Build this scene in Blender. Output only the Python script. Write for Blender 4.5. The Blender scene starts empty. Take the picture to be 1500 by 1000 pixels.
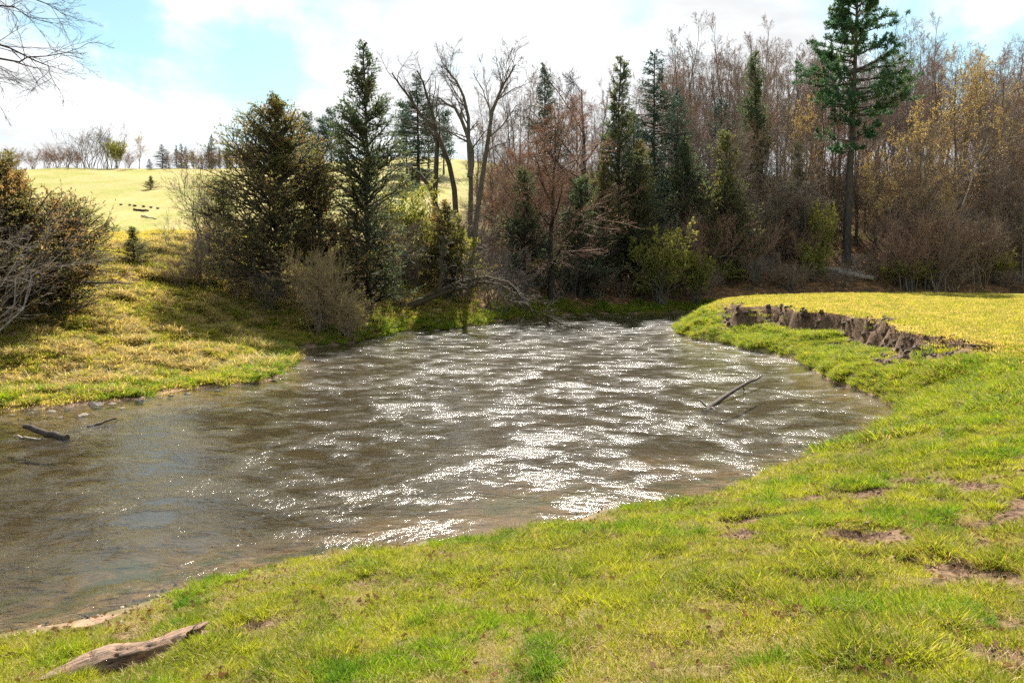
import bpy, math, random
import numpy as np
from mathutils import Vector

rng = np.random.default_rng(7)
random.seed(7)
SC = bpy.context.scene
COL = SC.collection
R = math.radians

# ------------------------------------------------------------------ camera
CAM_Z = 4.0
PITCH = math.atan(115 / 1167)
cam_d = bpy.data.cameras.new('camera')
cam_d.sensor_width = 36
cam_d.lens = 28.0
cam_d.clip_start = 0.05
cam_d.clip_end = 6000
cam = bpy.data.objects.new('camera', cam_d)
cam.location = (0, 0, CAM_Z)
cam.rotation_euler = (math.pi / 2 - PITCH, 0, 0)
COL.objects.link(cam)
SC.camera = cam

# ------------------------------------------------------------------ render
SC.render.engine = 'CYCLES'
cy = SC.cycles
cy.max_bounces = 6
cy.diffuse_bounces = 2
cy.glossy_bounces = 2
cy.transmission_bounces = 3
cy.transparent_max_bounces = 6
cy.caustics_reflective = False
cy.caustics_refractive = False
cy.sample_clamp_indirect = 3.0
cy.use_adaptive_sampling = True
cy.adaptive_threshold = 0.02
cy.use_denoising = False
SC.view_settings.view_transform = 'Standard'
SC.view_settings.look = 'None'
SC.view_settings.gamma = 1.0
SC.view_settings.use_curve_mapping = False
SC.view_settings.exposure = 1.48

# ------------------------------------------------------------------ sun + sky
SUN_AZ, SUN_EL = 5.0, 47.0
S = Vector((math.sin(R(SUN_AZ)) * math.cos(R(SUN_EL)), math.cos(R(SUN_AZ)) * math.cos(R(SUN_EL)), math.sin(R(SUN_EL))))
sd = bpy.data.lights.new('sun', 'SUN')
sd.energy = 5.0
sd.angle = R(0.53)
sd.color = (1.0, 0.93, 0.82)
sun = bpy.data.objects.new('sun', sd)
sun.rotation_euler = S.to_track_quat('Z', 'Y').to_euler()
sun.location = (0, 0, 60)
COL.objects.link(sun)

W = bpy.data.worlds.new('World')
SC.world = W
W.use_nodes = True


class NT:
    """tiny node-tree helper"""
    def __init__(s, tree):
        s.t = tree
        s.n = tree.nodes
        s.n.clear()

    def add(s, typ, ins=None, **kw):
        n = s.n.new(typ)
        for k, v in kw.items():
            setattr(n, k, v)
        for k, v in (ins or {}).items():
            s.put(n.inputs[k], v)
        return n

    def put(s, sock, v):
        if isinstance(v, bpy.types.NodeSocket):
            s.t.links.new(v, sock)
        else:
            if isinstance(v, (tuple, list)) and len(v) == 3 and sock.type == 'RGBA':
                v = (*v, 1)
            sock.default_value = v

    def math(s, op, a, b=0.0, c=0.0, clamp=False):
        n = s.add('ShaderNodeMath', {0: a, 1: b, 2: c}, operation=op)
        n.use_clamp = clamp
        return n.outputs[0]

    def vmath(s, op, a, b=(0, 0, 0)):
        n = s.add('ShaderNodeVectorMath', {0: a, 1: b}, operation=op)
        return n.outputs['Value'] if op in ('DOT_PRODUCT', 'LENGTH') else n.outputs[0]

    def noise(s, vec, scale, detail=3, rough=0.55, dist=0.0):
        n = s.add('ShaderNodeTexNoise', {'Scale': scale, 'Detail': detail, 'Roughness': rough, 'Distortion': dist})
        if vec is not None:
            s.put(n.inputs['Vector'], vec)
        return n.outputs['Fac']

    def ramp(s, v, a, b, lo=0.0, hi=1.0, smooth=True):
        n = s.add('ShaderNodeMapRange', {'Value': v, 'From Min': a, 'From Max': b, 'To Min': lo, 'To Max': hi})
        n.clamp = True
        n.interpolation_type = 'SMOOTHSTEP' if smooth else 'LINEAR'
        return n.outputs[0]

    def mix(s, f, a, b, mode='MIX'):
        n = s.add('ShaderNodeMix', data_type='RGBA', blend_type=mode)
        s.put(n.inputs[0], f)
        s.put(n.inputs[6], a)
        s.put(n.inputs[7], b)
        return n.outputs[2]


def px_dir(px, py):
    a = (px - 750) / 1167
    b = -(py - 500) / 1167
    f = (0, math.cos(PITCH), -math.sin(PITCH))
    u = (0, math.sin(PITCH), math.cos(PITCH))
    return Vector((a, f[1] + b * u[1], f[2] + b * u[2]))


def at(px, py, Y):
    d = px_dir(px, py)
    k = Y / d.y
    return np.array([d.x * k, Y, CAM_Z + d.z * k])


def on_plane(px, py, z=0.0):
    d = px_dir(px, py)
    k = (z - CAM_Z) / d.z
    return (d.x * k, d.y * k)


w = NT(W.node_tree)
tc = w.add('ShaderNodeTexCoord').outputs['Generated']
nd = w.add('ShaderNodeVectorMath', {0: tc}, operation='NORMALIZE').outputs[0]
sky = w.add('ShaderNodeTexSky', sky_type='NISHITA')
sky.sun_disc = False
sky.sun_elevation = R(SUN_EL)
sky.sun_rotation = R(SUN_AZ)
sky.air_density = 1.0
sky.dust_density = 0.6
sky.ozone_density = 1.6
sep = w.add('ShaderNodeSeparateXYZ', {0: nd})
zz = w.math('ADD', w.math('MAXIMUM', sep.outputs['Z'], 0.0), 0.13)
flat = w.add('ShaderNodeCombineXYZ', {0: w.math('DIVIDE', sep.outputs['X'], zz), 1: w.math('DIVIDE', sep.outputs['Y'], zz), 2: 0.0}).outputs[0]
n1 = w.noise(flat, 0.62, 8, 0.62, 0.4)
n2 = w.noise(flat, 0.21, 2, 0.5)
cov = w.math('ADD', w.math('MULTIPLY', n1, 0.75), w.math('MULTIPLY', n2, 0.35))
# openings of blue in the cloud deck
for (px, py, rad, amt) in ((350, 105, 0.085, 0.13), (225, 50, 0.07, 0.07), (405, 125, 0.05, 0.08), (120, 15, 0.12, 0.11), (925, 12, 0.05, 0.10), (1400, 25, 0.12, 0.08), (270, 10, 0.06, -0.05), (60, 120, 0.1, -0.05)):
    d = px_dir(px, py).normalized()
    dist = w.vmath('LENGTH', w.vmath('SUBTRACT', nd, tuple(d)))
    cov = w.math('SUBTRACT', cov, w.ramp(dist, 0.0, rad, amt, 0.0))
# less cloud on the side of the sky away from the sun
back = w.ramp(sep.outputs['Y'], 0.35, -0.6, 0.0, 0.12)
cov = w.math('SUBTRACT', cov, back)
cov = w.math('ADD', cov, w.math('MULTIPLY', w.math('SUBTRACT', w.noise(nd, 9.0, 6, 0.62, 0.4), 0.5), 0.30))
cover = w.ramp(cov, 0.39, 0.55)
toward = w.vmath('DOT_PRODUCT', nd, tuple(S))
cl_light = w.ramp(toward, -0.6, 0.95, 0.20, 0.50, False)
cl_tex = w.ramp(w.noise(flat, 1.1, 5, 0.55, 0.3), 0.36, 0.68, 0.68, 1.10)
cl_v = w.math('MULTIPLY', cl_light, cl_tex)
cl_col = w.mix(1.0, (0.97, 0.985, 1.0), w.add('ShaderNodeCombineColor', {0: cl_v, 1: cl_v, 2: cl_v}).outputs[0], 'MULTIPLY')
bg1 = w.add('ShaderNodeBackground', {'Color': w.mix(1.0, sky.outputs[0], (0.88, 1.02, 0.88), 'MULTIPLY'), 'Strength': 0.064})
bg2 = w.add('ShaderNodeBackground', {'Color': cl_col, 'Strength': 1.0})
mx = w.add('ShaderNodeMixShader', {0: cover, 1: bg1.outputs[0], 2: bg2.outputs[0]})
w.add('ShaderNodeOutputWorld', {'Surface': mx.outputs[0]})
W.cycles.sampling_method = 'MANUAL'
W.cycles.sample_map_resolution = 512


# ------------------------------------------------------------------ numpy noise
def _h(ix, iy, seed):
    n = (ix.astype(np.int64) * 374761393 + iy.astype(np.int64) * 668265263 + seed * 1442695041) & 0xffffffff
    n = ((n ^ (n >> 13)) * 1274126177) & 0xffffffff
    n = (n ^ (n >> 16)) & 0xffffffff
    return n / 4294967295.0


def vnoise(x, y, seed=0):
    x = np.asarray(x, float); y = np.asarray(y, float)
    ix = np.floor(x); iy = np.floor(y)
    fx = x - ix; fy = y - iy
    fx = fx * fx * (3 - 2 * fx); fy = fy * fy * (3 - 2 * fy)
    a = _h(ix, iy, seed); b = _h(ix + 1, iy, seed); c = _h(ix, iy + 1, seed); d = _h(ix + 1, iy + 1, seed)
    return (a * (1 - fx) + b * fx) * (1 - fy) + (c * (1 - fx) + d * fx) * fy


def fbm(x, y, sc, oct=4, seed=0, gain=0.5):
    s = 0; a = 1; t = 0
    f = 1 / sc
    for o in range(oct):
        s = s + a * (vnoise(x * f + 17.3 * o, y * f - 9.1 * o, seed + o) * 2 - 1)
        t += a; a *= gain; f *= 2.03
    return s / t


def sstep(x, a, b):
    t = np.clip((x - a) / (b - a), 0, 1)
    return t * t * (3 - 2 * t)


# ------------------------------------------------------------------ river banks
# near bank: pixel on the water line, width of the slope (m), how much of a cut bank
near_px = [(-100, 962, 11, 0), (0, 930, 11, 0), (110, 912, 11, 0), (200, 888, 11, 0), (270, 862, 11, 0), (330, 847, 11, 0), (420, 824, 11, 0),
           (500, 806, 11, 0), (560, 802, 11, 0), (640, 796, 11, 0), (720, 786, 11, 0), (790, 775, 10, 0), (850, 758, 9.5, 0), (880, 744, 9, 0),
           (940, 742, 8.5, 0), (1010, 736, 8, 0), (1080, 714, 7, 0), (1120, 692, 6, 0), (1190, 676, 5, 0), (1245, 655, 4.6, 0), (1300, 626, 4.4, 0.0),
           (1318, 604, 3.2, 0.0), (1292, 583, 2.4, 0.35), (1240, 566, 2.3, 0.8), (1195, 541, 2.7, 1), (1130, 517, 3.1, 1), (1070, 505, 2.9, 1.0), (1030, 500, 2.4, 0.9), (1012, 498, 2.2, 0.75),
           (992, 488, 2.4, 0.15), (1000, 476, 3, 0)]
near = [on_plane(p[0], p[1]) for p in near_px]
nw = [p[2] for p in near_px]
nc = [p[3] for p in near_px]
near = [(-90, 6.0), (-30, 6.2), (-12, 7.2)] + near + [(16, 57.5), (24, 61), (40, 62.5), (80, 62), (170, 60)]
nw = [11] * 3 + nw + [3, 3, 3, 3, 3]
nc = [0] * 3 + nc + [0] * 5
near = np.array(near); nw = np.array(nw, float); nc = np.array(nc, float)
far_px = [(-120, 606), (0, 603), (70, 598), (140, 590), (200, 583), (270, 573), (330, 567), (385, 560), (412, 548), (428, 530), (442, 511), (500, 505),
          (545, 494), (600, 485), (640, 484), (690, 478), (760, 466), (830, 462), (900, 460), (970, 458), (1030, 456)]
far = [(-90, 30), (-40, 25), (-24, 22)] + [on_plane(*p) for p in far_px] + [(26, 67), (45, 68.5), (80, 69), (170, 68)]
far = np.array(far)


def wiggle(P, amp, seed):
    out = [P[0]]
    idx = [0.0]
    for i in range(len(P) - 1):
        L = np.hypot(*(P[i + 1] - P[i]))
        m = max(1, int(L / 0.8))
        for k in range(1, m + 1):
            t = k / m
            out.append(P[i] * (1 - t) + P[i + 1] * t)
            idx.append(i + t)
    out = np.array(out)
    s = amp * np.clip(np.hypot(out[:, 0], out[:, 1]) / 30, 0.35, 1.3)
    out[:, 0] += s * fbm(out[:, 0], out[:, 1], 2.3, 3, seed)
    out[:, 1] += s * fbm(out[:, 0] + 50, out[:, 1], 2.3, 3, seed + 5)
    return out, np.array(idx)


nearW, nidx = wiggle(near, 0.45, 3)
farW, fidx = wiggle(far, 0.6, 13)
nwW = np.interp(nidx, np.arange(len(nw)), nw)
ncW = np.interp(nidx, np.arange(len(nc)), nc)
river = np.vstack([nearW, farW[::-1]])


def pl_dist(x, y, P, vals=()):
    best = np.full(x.shape, 1e18)
    outs = [np.zeros(x.shape) for _ in vals]
    for i in range(len(P) - 1):
        ax, ay = P[i]; bx, by = P[i + 1]
        dx, dy = bx - ax, by - ay
        t = np.clip(((x - ax) * dx + (y - ay) * dy) / (dx * dx + dy * dy + 1e-12), 0, 1)
        d = (x - ax - t * dx) ** 2 + (y - ay - t * dy) ** 2
        m = d < best
        best = np.where(m, d, best)
        for k, v in enumerate(vals):
            outs[k] = np.where(m, v[i] * (1 - t) + v[i + 1] * t, outs[k])
    return np.sqrt(best), outs


def inside(x, y, P):
    c = np.zeros(x.shape, bool)
    n = len(P)
    j = n - 1
    for i in range(n):
        xi, yi = P[i]; xj, yj = P[j]
        if yi != yj:
            m = ((yi > y) != (yj > y)) & (x < (xj - xi) * (y - yi) / (yj - yi) + xi)
            c ^= m
        j = i
    return c


# far side control heights (pixel column, distance, height)
ctl = [(-500, 30, 2.5), (-500, 45, 4.6), (-500, 80, 9), (-500, 130, 17), (-100, 27, 1.0), (0, 26, 0.9), (0, 31, 2.0), (0, 38, 3.6), (150, 28, 0.9), (150, 33, 2.3), (150, 40, 3.9), (200, 48, 5.1), (60, 52, 5.6), (200, 70, 8.3), (200, 100, 13.4),
       (200, 124, 18.2), (60, 124, 18.2), (200, 160, 18.8), (0, 160, 18.8), (300, 40, 3.0), (300, 46, 4.4), (300, 33, 1.2), (380, 36, 1.2), (400, 43, 2.6), (400, 60, 6.2), (400, 95, 13), (400, 124, 18.6), (540, 46, 1.7),
       (520, 55, 4.4), (600, 70, 8.0), (600, 95, 13.6), (600, 124, 20), (600, 160, 21.5), (690, 57, 2.6), (690, 75, 8), (700, 100, 13.5), (700, 130, 20), (850, 70, 3), (850, 82, 7), (850, 100, 12), (850, 130, 18.5), (850, 170, 21),
       (1040, 76, 4.0), (1240, 76, 4.2), (1240, 90, 9), (1240, 120, 16.5), (1240, 150, 19.5), (1500, 76, 3.8), (1500, 90, 8.8), (1500, 120, 16), (1500, 150, 19), (1040, 90, 8.5), (1040, 120, 16), (1040, 150, 19.5),
       (1900, 78, 4), (1900, 95, 9), (1900, 125, 16), (1900, 160, 19), (500, 220, 21), (1000, 230, 21), (1500, 230, 20), (0, 230, 19), (-500, 230, 18)]
cx = np.array([(c[0] - 750) / 1167 * c[1] for c in ctl]); cyy = np.array([c[1] for c in ctl], float); cz = np.array([c[2] for c in ctl])


def _tps(r2):
    return np.where(r2 > 0, 0.5 * r2 * np.log(r2 + 1e-9), 0)


_n = len(ctl)
_A = np.zeros((_n + 3, _n + 3))
_A[:_n, :_n] = _tps((cx[:, None] - cx) ** 2 + (cyy[:, None] - cyy) ** 2) + np.eye(_n) * 2.0
_A[:_n, _n] = 1; _A[:_n, _n + 1] = cx; _A[:_n, _n + 2] = cyy
_A[_n:, :_n] = _A[:_n, _n:].T
_w = np.linalg.solve(_A, np.concatenate([cz, np.zeros(3)]))


def far_z(x, y):
    X = np.clip(x, -150, 200); Y = np.clip(y, 15, 230)
    z = _w[_n] + _w[_n + 1] * X + _w[_n + 2] * Y
    for i in range(_n):
        z = z + _w[i] * _tps((X - cx[i]) ** 2 + (Y - cyy[i]) ** 2)
    return z


def terrain(x, y):
    """height and material masks at (x, y)"""
    x = np.asarray(x, float); y = np.asarray(y, float)
    dn, (_w0, cv) = pl_dist(x, y, nearW, (nwW, ncW))
    num = np.zeros(x.shape); den = np.zeros(x.shape)
    for i in range(0, len(nearW), 4):
        q_ = 1.0 / (((x - nearW[i, 0]) ** 2 + (y - nearW[i, 1]) ** 2) + 0.6) ** 2.0
        num += q_ * nwW[i]; den += q_
    wv = num / den
    df, _ = pl_dist(x, y, farW)
    ins = inside(x, y, river)
    r = np.hypot(x, y)
    # ---- near side
    zm = 1.68 + 0.67 * np.exp(-(x ** 2 + y ** 2) / (2 * 5.5 ** 2)) + 0.10 * fbm(x, y, 14, 2, 31) + 0.12 * np.exp(-((x - 22) ** 2 + (y - 46) ** 2) / 500)
    t = np.clip(dn / wv, 0, 1)
    gentle = 1.15 * t - 0.15 * t ** 3 + 0.03 * np.clip(dn / 0.25, 0, 1) * (1 - t)
    edge = wv + 0.75 * fbm(x, y, 1.7, 3, 41) + 0.16 * fbm(x, y, 0.45, 2, 47)
    te = np.clip(dn / edge, 0, 1)
    toe = 0.10 * np.clip(dn / 0.3, 0, 1) + (0.36 + 0.20 * fbm(x, y, 2.2, 2, 43)) * te ** 0.5 + 0.10 * fbm(x, y, 0.8, 3, 44) * np.clip(te * 3, 0, 1)
    u = np.clip((dn - edge + 0.22) / 0.34, 0, 1)
    cut = toe * (1 - u) + 1.0 * u
    tn = gentle * (1 - cv) + cut * cv
    zn = zm * tn
    # small scarp biting into the meadow right of the cut bank
    sx, sy = on_plane(1392, 556, 1.5)
    q = ((x - sx) / 1.5) ** 2 + ((y - sy) / 0.9) ** 2 + 0.5 * fbm(x, y, 0.8, 3, 52)
    bite = sstep(q, 1.0, 0.55) * (r < 40) * (r > 8)
    zn = zn - 0.34 * bite
    soil = sstep(cv, 0.15, 0.6) * np.exp(-((dn - edge + 0.22) / (0.28 + 0.65 * vnoise(x / 2, y / 2, 60) ** 2)) ** 2) * 1.2
    soil = np.maximum(soil, cv * sstep(fbm(x, y, 1.1, 3, 61), 0.04, 0.22) * (dn < edge) * sstep(dn / edge, 0.35, 0.6) * 0.9)
    q2 = np.clip(q, 0, 9)
    soil = np.maximum(soil, sstep(q2, 1.45, 1.0) * sstep(y - sy, -0.35, 0.05) * (r < 40) * (r > 8))
    # hummocks and bare scuffs on the near bank
    hum = fbm(x, y, 0.55, 3, 71)
    big = fbm(x, y, 1.9, 3, 73)
    nearw = sstep(r, 26, 9) * sstep(dn, 0.15, 1.2)
    zn = zn + nearw * (0.10 * hum + 0.07 * big)
    scuff = np.clip(sstep(-hum - 0.45 * big, 0.04, 0.24) * (0.35 + 0.9 * sstep(fbm(x + 3, y, 3.5, 2, 77), -0.25, 0.2)) , 0, 1) * nearw
    # trodden places
    for (px, py, rx, ry) in ((1130, 735, .6, .35), (1240, 800, .36, .28), (1390, 838, .18, .16), (1075, 765, .35, .3), (700, 905, .12, .1), (1075, 945, .12, .1), (640, 800, .35, .12), (530, 862, .2, .12), (360, 940, .14, .12), (1180, 700, .5, .25), (1300, 690, .3, .2), (1440, 700, .4, .2), (1260, 850, .25, .18), (1330, 870, .2, .12), (1150, 830, .2, .15), (960, 820, .2, .12), (880, 850, .12, .1), (1420, 800, .25, .15), (1210, 760, .35, .2), (1370, 745, .4, .2)):
        gx, gy = on_plane(px, py, 0.95 if px > 1000 else 0.4)
        q3 = ((x - gx) / rx) ** 2 + ((y - gy) / ry) ** 2 + 0.9 * fbm(x, y, 0.3, 3, 79)
        k = sstep(q3, 1.15, 0.6)
        scuff = np.maximum(scuff, k)
        zn = zn - 0.045 * k
    # ---- far side
    zf0 = far_z(x, y)
    kf = 1 - np.exp(-df / 1.6)
    zf = np.maximum(zf0, 0.25) * (1 - np.exp(-df / 3.2)) + 0.10 * np.clip(df / 0.35, 0, 1)
    fr = sstep(y, 22, 45)
    zf = zf + kf * ((0.26 * fbm(x, y, 1.8, 3, 81) + 0.26 * fbm(x, y, 0.8, 2, 82)) * sstep(r, 90, 50) + 0.35 * fbm(x, y, 9, 3, 83) * sstep(df, 2, 12) * fr)
    wood = sstep(x - 0.02 * y + 1.5 * fbm(x, y, 6, 2, 85), -7.5, -3.0) * sstep(y, 40, 55)
    wood = np.maximum(wood, sstep(y, 38, 41) * sstep(48 + 2 * fbm(x, y, 4, 2, 86) - y, 0, 3) * sstep(x, -15.5, -13) * 0.8)
    # ---- river bed
    dmin = np.minimum(dn, df)
    sh = sstep(r, 22, 12) * (dn < df)
    zb = -(0.05 * np.clip(dmin / 0.3, 0, 1) + 0.5 * (1 - np.exp(-dmin / (2.2 + 3.0 * sh)))) + 0.10 * fbm(x, y, 3.0, 3, 91) * np.clip(dmin, 0, 1)
    nside = dn < df
    z = np.where(ins, np.minimum(zb, -0.005), np.where(nside, np.maximum(zn, 0.01), np.maximum(zf, 0.02)))
    soil = np.where(nside & ~ins, np.maximum(soil, scuff * 0.95), 0)
    soil = np.maximum(soil, np.where(~nside & ~ins, sstep(0.5 - df, 0, 0.4) * 0.8, 0))
    fsl = sstep(fbm(x, y, 1.3, 3, 95), 0.18, 0.4) * np.exp(-((df - 6) / 5) ** 2) * (y < 45)
    soil = np.maximum(soil, np.where(~nside & ~ins, fsl * 0.8, 0))
    wood = np.where(~nside & ~ins, wood, 0)
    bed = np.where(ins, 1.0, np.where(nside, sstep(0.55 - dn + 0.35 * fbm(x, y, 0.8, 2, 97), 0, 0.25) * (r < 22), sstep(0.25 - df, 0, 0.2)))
    return z, np.clip(soil, 0, 1), wood, bed, dn, df, ins, nside


def H(x, y):
    return float(terrain(np.array([x]), np.array([y]))[0][0])


# ------------------------------------------------------------------ mesh helpers
def new_mesh(name, V, F, mats=None, midx=None, smooth=False):
    """V (n,3); F list of arrays (m,3) or (m,4)"""
    me = bpy.data.meshes.new(name)
    V = np.asarray(V, np.float32)
    F = [np.asarray(f, np.int64) for f in F if len(f)]
    me.vertices.add(len(V))
    me.vertices.foreach_set('co', V.ravel())
    loops = np.concatenate([f.ravel() for f in F])
    tot = np.concatenate([np.full(len(f), f.shape[1]) for f in F])
    start = np.concatenate([[0], np.cumsum(tot)[:-1]])
    me.loops.add(len(loops))
    me.loops.foreach_set('vertex_index', loops.astype(np.int32))
    me.polygons.add(len(tot))
    me.polygons.foreach_set('loop_start', start.astype(np.int32))
    me.polygons.foreach_set('loop_total', tot.astype(np.int32))
    if midx is not None:
        me.polygons.foreach_set('material_index', np.asarray(midx, np.int32))
    me.polygons.foreach_set('use_smooth', np.full(len(tot), smooth))
    me.update(calc_edges=True)
    for m in (mats or []):
        me.materials.append(m)
    return me


def link(name, me, parent=None, kind=None):
    o = bpy.data.objects.new(name, me)
    COL.objects.link(o)
    if parent is not None:
        o.parent = parent
    if kind:
        o['kind'] = kind
    return o


def tag(o, label, cat, group=None):
    o['label'] = label
    o['category'] = cat
    if group:
        o['group'] = group
    return o


def thing(name, label, cat, loc, group=None, rz=0.0, sc=1.0):
    o = bpy.data.objects.new(name, None)
    o.empty_display_size = 0.3
    COL.objects.link(o)
    o.location = loc
    o.rotation_euler = (0, 0, rz)
    o.scale = (sc, sc, sc) if not isinstance(sc, tuple) else sc
    return tag(o, label, cat, group)


class Geo:
    """collects geometry for one mesh"""
    def __init__(s):
        s.V = []; s.Q = []; s.T = []; s.n = 0; s.mq = []; s.mt = []

    def add(s, V, Q=None, T=None, m=0):
        V = np.asarray(V).reshape(-1, 3)
        if Q is not None and len(Q):
            s.Q.append(np.asarray(Q) + s.n); s.mq.append(np.full(len(Q), m))
        if T is not None and len(T):
            s.T.append(np.asarray(T) + s.n); s.mt.append(np.full(len(T), m))
        s.V.append(V); s.n += len(V)

    def mesh(s, name, mats, smooth=False):
        F = []; mi = []
        if s.Q: F.append(np.vstack(s.Q)); mi += s.mq
        if s.T: F.append(np.vstack(s.T)); mi += s.mt
        return new_mesh(name, np.vstack(s.V), F, mats, np.concatenate(mi), smooth)


def norm(v):
    return v / (np.linalg.norm(v, axis=-1, keepdims=True) + 1e-9)


def tubes(geo, P, Rd, sides, m=0, ridge=0.0, cap=False):
    """P (B,n,3) polylines, Rd (B,n)"""
    B, n, _ = P.shape
    T = np.empty_like(P)
    T[:, 1:-1] = P[:, 2:] - P[:, :-2]
    T[:, 0] = P[:, 1] - P[:, 0]
    T[:, -1] = P[:, -1] - P[:, -2]
    T = norm(T)
    ref = np.where(np.abs(T[:, :1, 2:3]) > 0.85, np.array([1.0, 0, 0]), np.array([0, 0, 1.0]))
    ref = np.broadcast_to(ref, T.shape)
    A = norm(np.cross(T, ref)); Bv = np.cross(T, A)
    ang = np.arange(sides) / sides * 2 * math.pi
    rr = Rd[:, :, None] * np.ones(sides)
    if ridge:
        rr = rr * (1 + ridge * (rng.random((B, 1, sides)) - 0.5) * 2 + ridge * 0.6 * (rng.random((B, n, sides)) - 0.5))
    V = P[:, :, None, :] + rr[..., None] * (np.cos(ang)[None, None, :, None] * A[:, :, None, :] + np.sin(ang)[None, None, :, None] * Bv[:, :, None, :])
    idx = np.arange(B * n * sides).reshape(B, n, sides)
    a = idx[:, :-1]; b = idx[:, 1:]
    Q = np.stack([a, np.roll(a, -1, 2), np.roll(b, -1, 2), b], -1).reshape(-1, 4)
    geo.add(V, Q, m=m)
    if cap:
        for b_ in range(B):
            for k in (0, n - 1):
                c = V[b_, k].mean(0)
                vv = np.vstack([V[b_, k], c])
                tt = [(i, (i + 1) % sides, sides) for i in range(sides)]
                geo.add(vv, T=tt, m=m)


def grow(P0, D0, L, R0, nseg, wander, up, tip=0.25, curve=None):
    B = len(P0)
    P = np.empty((B, nseg + 1, 3)); P[:, 0] = P0
    D = norm(D0)
    bend = rng.normal(size=(B, 3)) * wander * 0.5
    for k in range(nseg):
        D = norm(D + bend + rng.normal(size=(B, 3)) * wander + np.array([0, 0, up]))
        P[:, k + 1] = P[:, k] + D * (L / nseg)[:, None]
    t = np.linspace(0, 1, nseg + 1)
    Rd = R0[:, None] * (1 - (1 - tip) * t[None] ** 0.9)
    return P, Rd


def spawn(P, Rd, n, t0, t1, ang, lf, rf=0.6, lvar=0.35, taper_len=0.5, even=False):
    """children of polylines; n per parent; returns P0, D0, L, R0, t"""
    B, m, _ = P.shape
    seg = np.linalg.norm(P[:, 1:] - P[:, :-1], axis=2).sum(1)
    t = rng.random((B, n)) if not even else (np.arange(n)[None] + rng.random((B, n))) / n
    t = t0 + (t1 - t0) * t
    f = t * (m - 1)
    i = np.clip(f.astype(int), 0, m - 2)
    fr = (f - i)[..., None]
    bi = np.arange(B)[:, None]
    a = P[bi, i]; b = P[bi, i + 1]
    P0 = a * (1 - fr) + b * fr
    T = norm(b - a)
    rnd = rng.normal(size=T.shape)
    side = norm(rnd - (rnd * T).sum(-1, keepdims=True) * T)
    an = ang * (0.75 + 0.5 * rng.random(t.shape))[..., None]
    D0 = np.cos(an) * T + np.sin(an) * side
    L = seg[:, None] * lf * (1 - taper_len * (t - t0) / max(1e-6, t1 - t0)) * (1 - lvar + 2 * lvar * rng.random(t.shape))
    r = (Rd[bi, i] * (1 - fr[..., 0]) + Rd[bi, i + 1] * fr[..., 0]) * rf
    return P0.reshape(-1, 3), D0.reshape(-1, 3), L.ravel(), r.ravel(), t.ravel()


def leaves(geo, C, D, ln, wd, m=0, fold=False):
    """flat pointed leaves: diamond from C along D"""
    N = len(C)
    D = norm(D)
    rnd = rng.normal(size=(N, 3))
    Sd = norm(np.cross(D, rnd))
    ln = np.broadcast_to(ln, (N,))[:, None]; wd = np.broadcast_to(wd, (N,))[:, None]
    V = np.stack([C, C + D * ln * 0.45 + Sd * wd * 0.5, C + D * ln, C + D * ln * 0.45 - Sd * wd * 0.5], 1)
    geo.add(V, np.arange(N * 4).reshape(N, 4), m=m)


def pts_along(P, per, t0=0.2):
    B, m, _ = P.shape
    t = t0 + (1 - t0) * rng.random((B, per))
    f = t * (m - 1); i = np.clip(f.astype(int), 0, m - 2); fr = (f - i)[..., None]
    bi = np.arange(B)[:, None]
    a = P[bi, i]; b = P[bi, i + 1]
    return (a * (1 - fr) + b * fr).reshape(-1, 3), norm(b - a).reshape(-1, 3)


# ------------------------------------------------------------------ materials
def base_mat(name):
    m = bpy.data.materials.new(name)
    m.use_nodes = True
    return m, NT(m.node_tree)


def bark_mat(name, c1, c2, scale=9, bump=0.4, c3=None):
    m, t = base_mat(name)
    tcx = t.add('ShaderNodeTexCoord').outputs['Object']
    mp = t.add('ShaderNodeMapping', {'Vector': tcx, 'Scale': (1, 1, 0.28)}).outputs[0]
    n = t.noise(mp, scale, 6, 0.65)
    rnd = t.add('ShaderNodeObjectInfo').outputs['Random']
    col = t.mix(t.ramp(n, 0.35, 0.65), c1, c2)
    if c3:
        col = t.mix(t.ramp(t.noise(tcx, 1.3, 3), 0.5, 0.65), col, c3)
    col = t.mix(t.ramp(rnd, 0, 1, 0.0, 0.35), col, tuple(x * 0.6 for x in c1))
    b = t.add('ShaderNodeBump', {'Height': n, 'Strength': bump, 'Distance': 0.03})
    p = t.add('ShaderNodeBsdfPrincipled', {'Base Color': col, 'Roughness': 0.9, 'Normal': b.outputs[0]})
    p.inputs['Specular IOR Level'].default_value = 0.2
    t.add('ShaderNodeOutputMaterial', {'Surface': p.outputs[0]})
    return m


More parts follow.
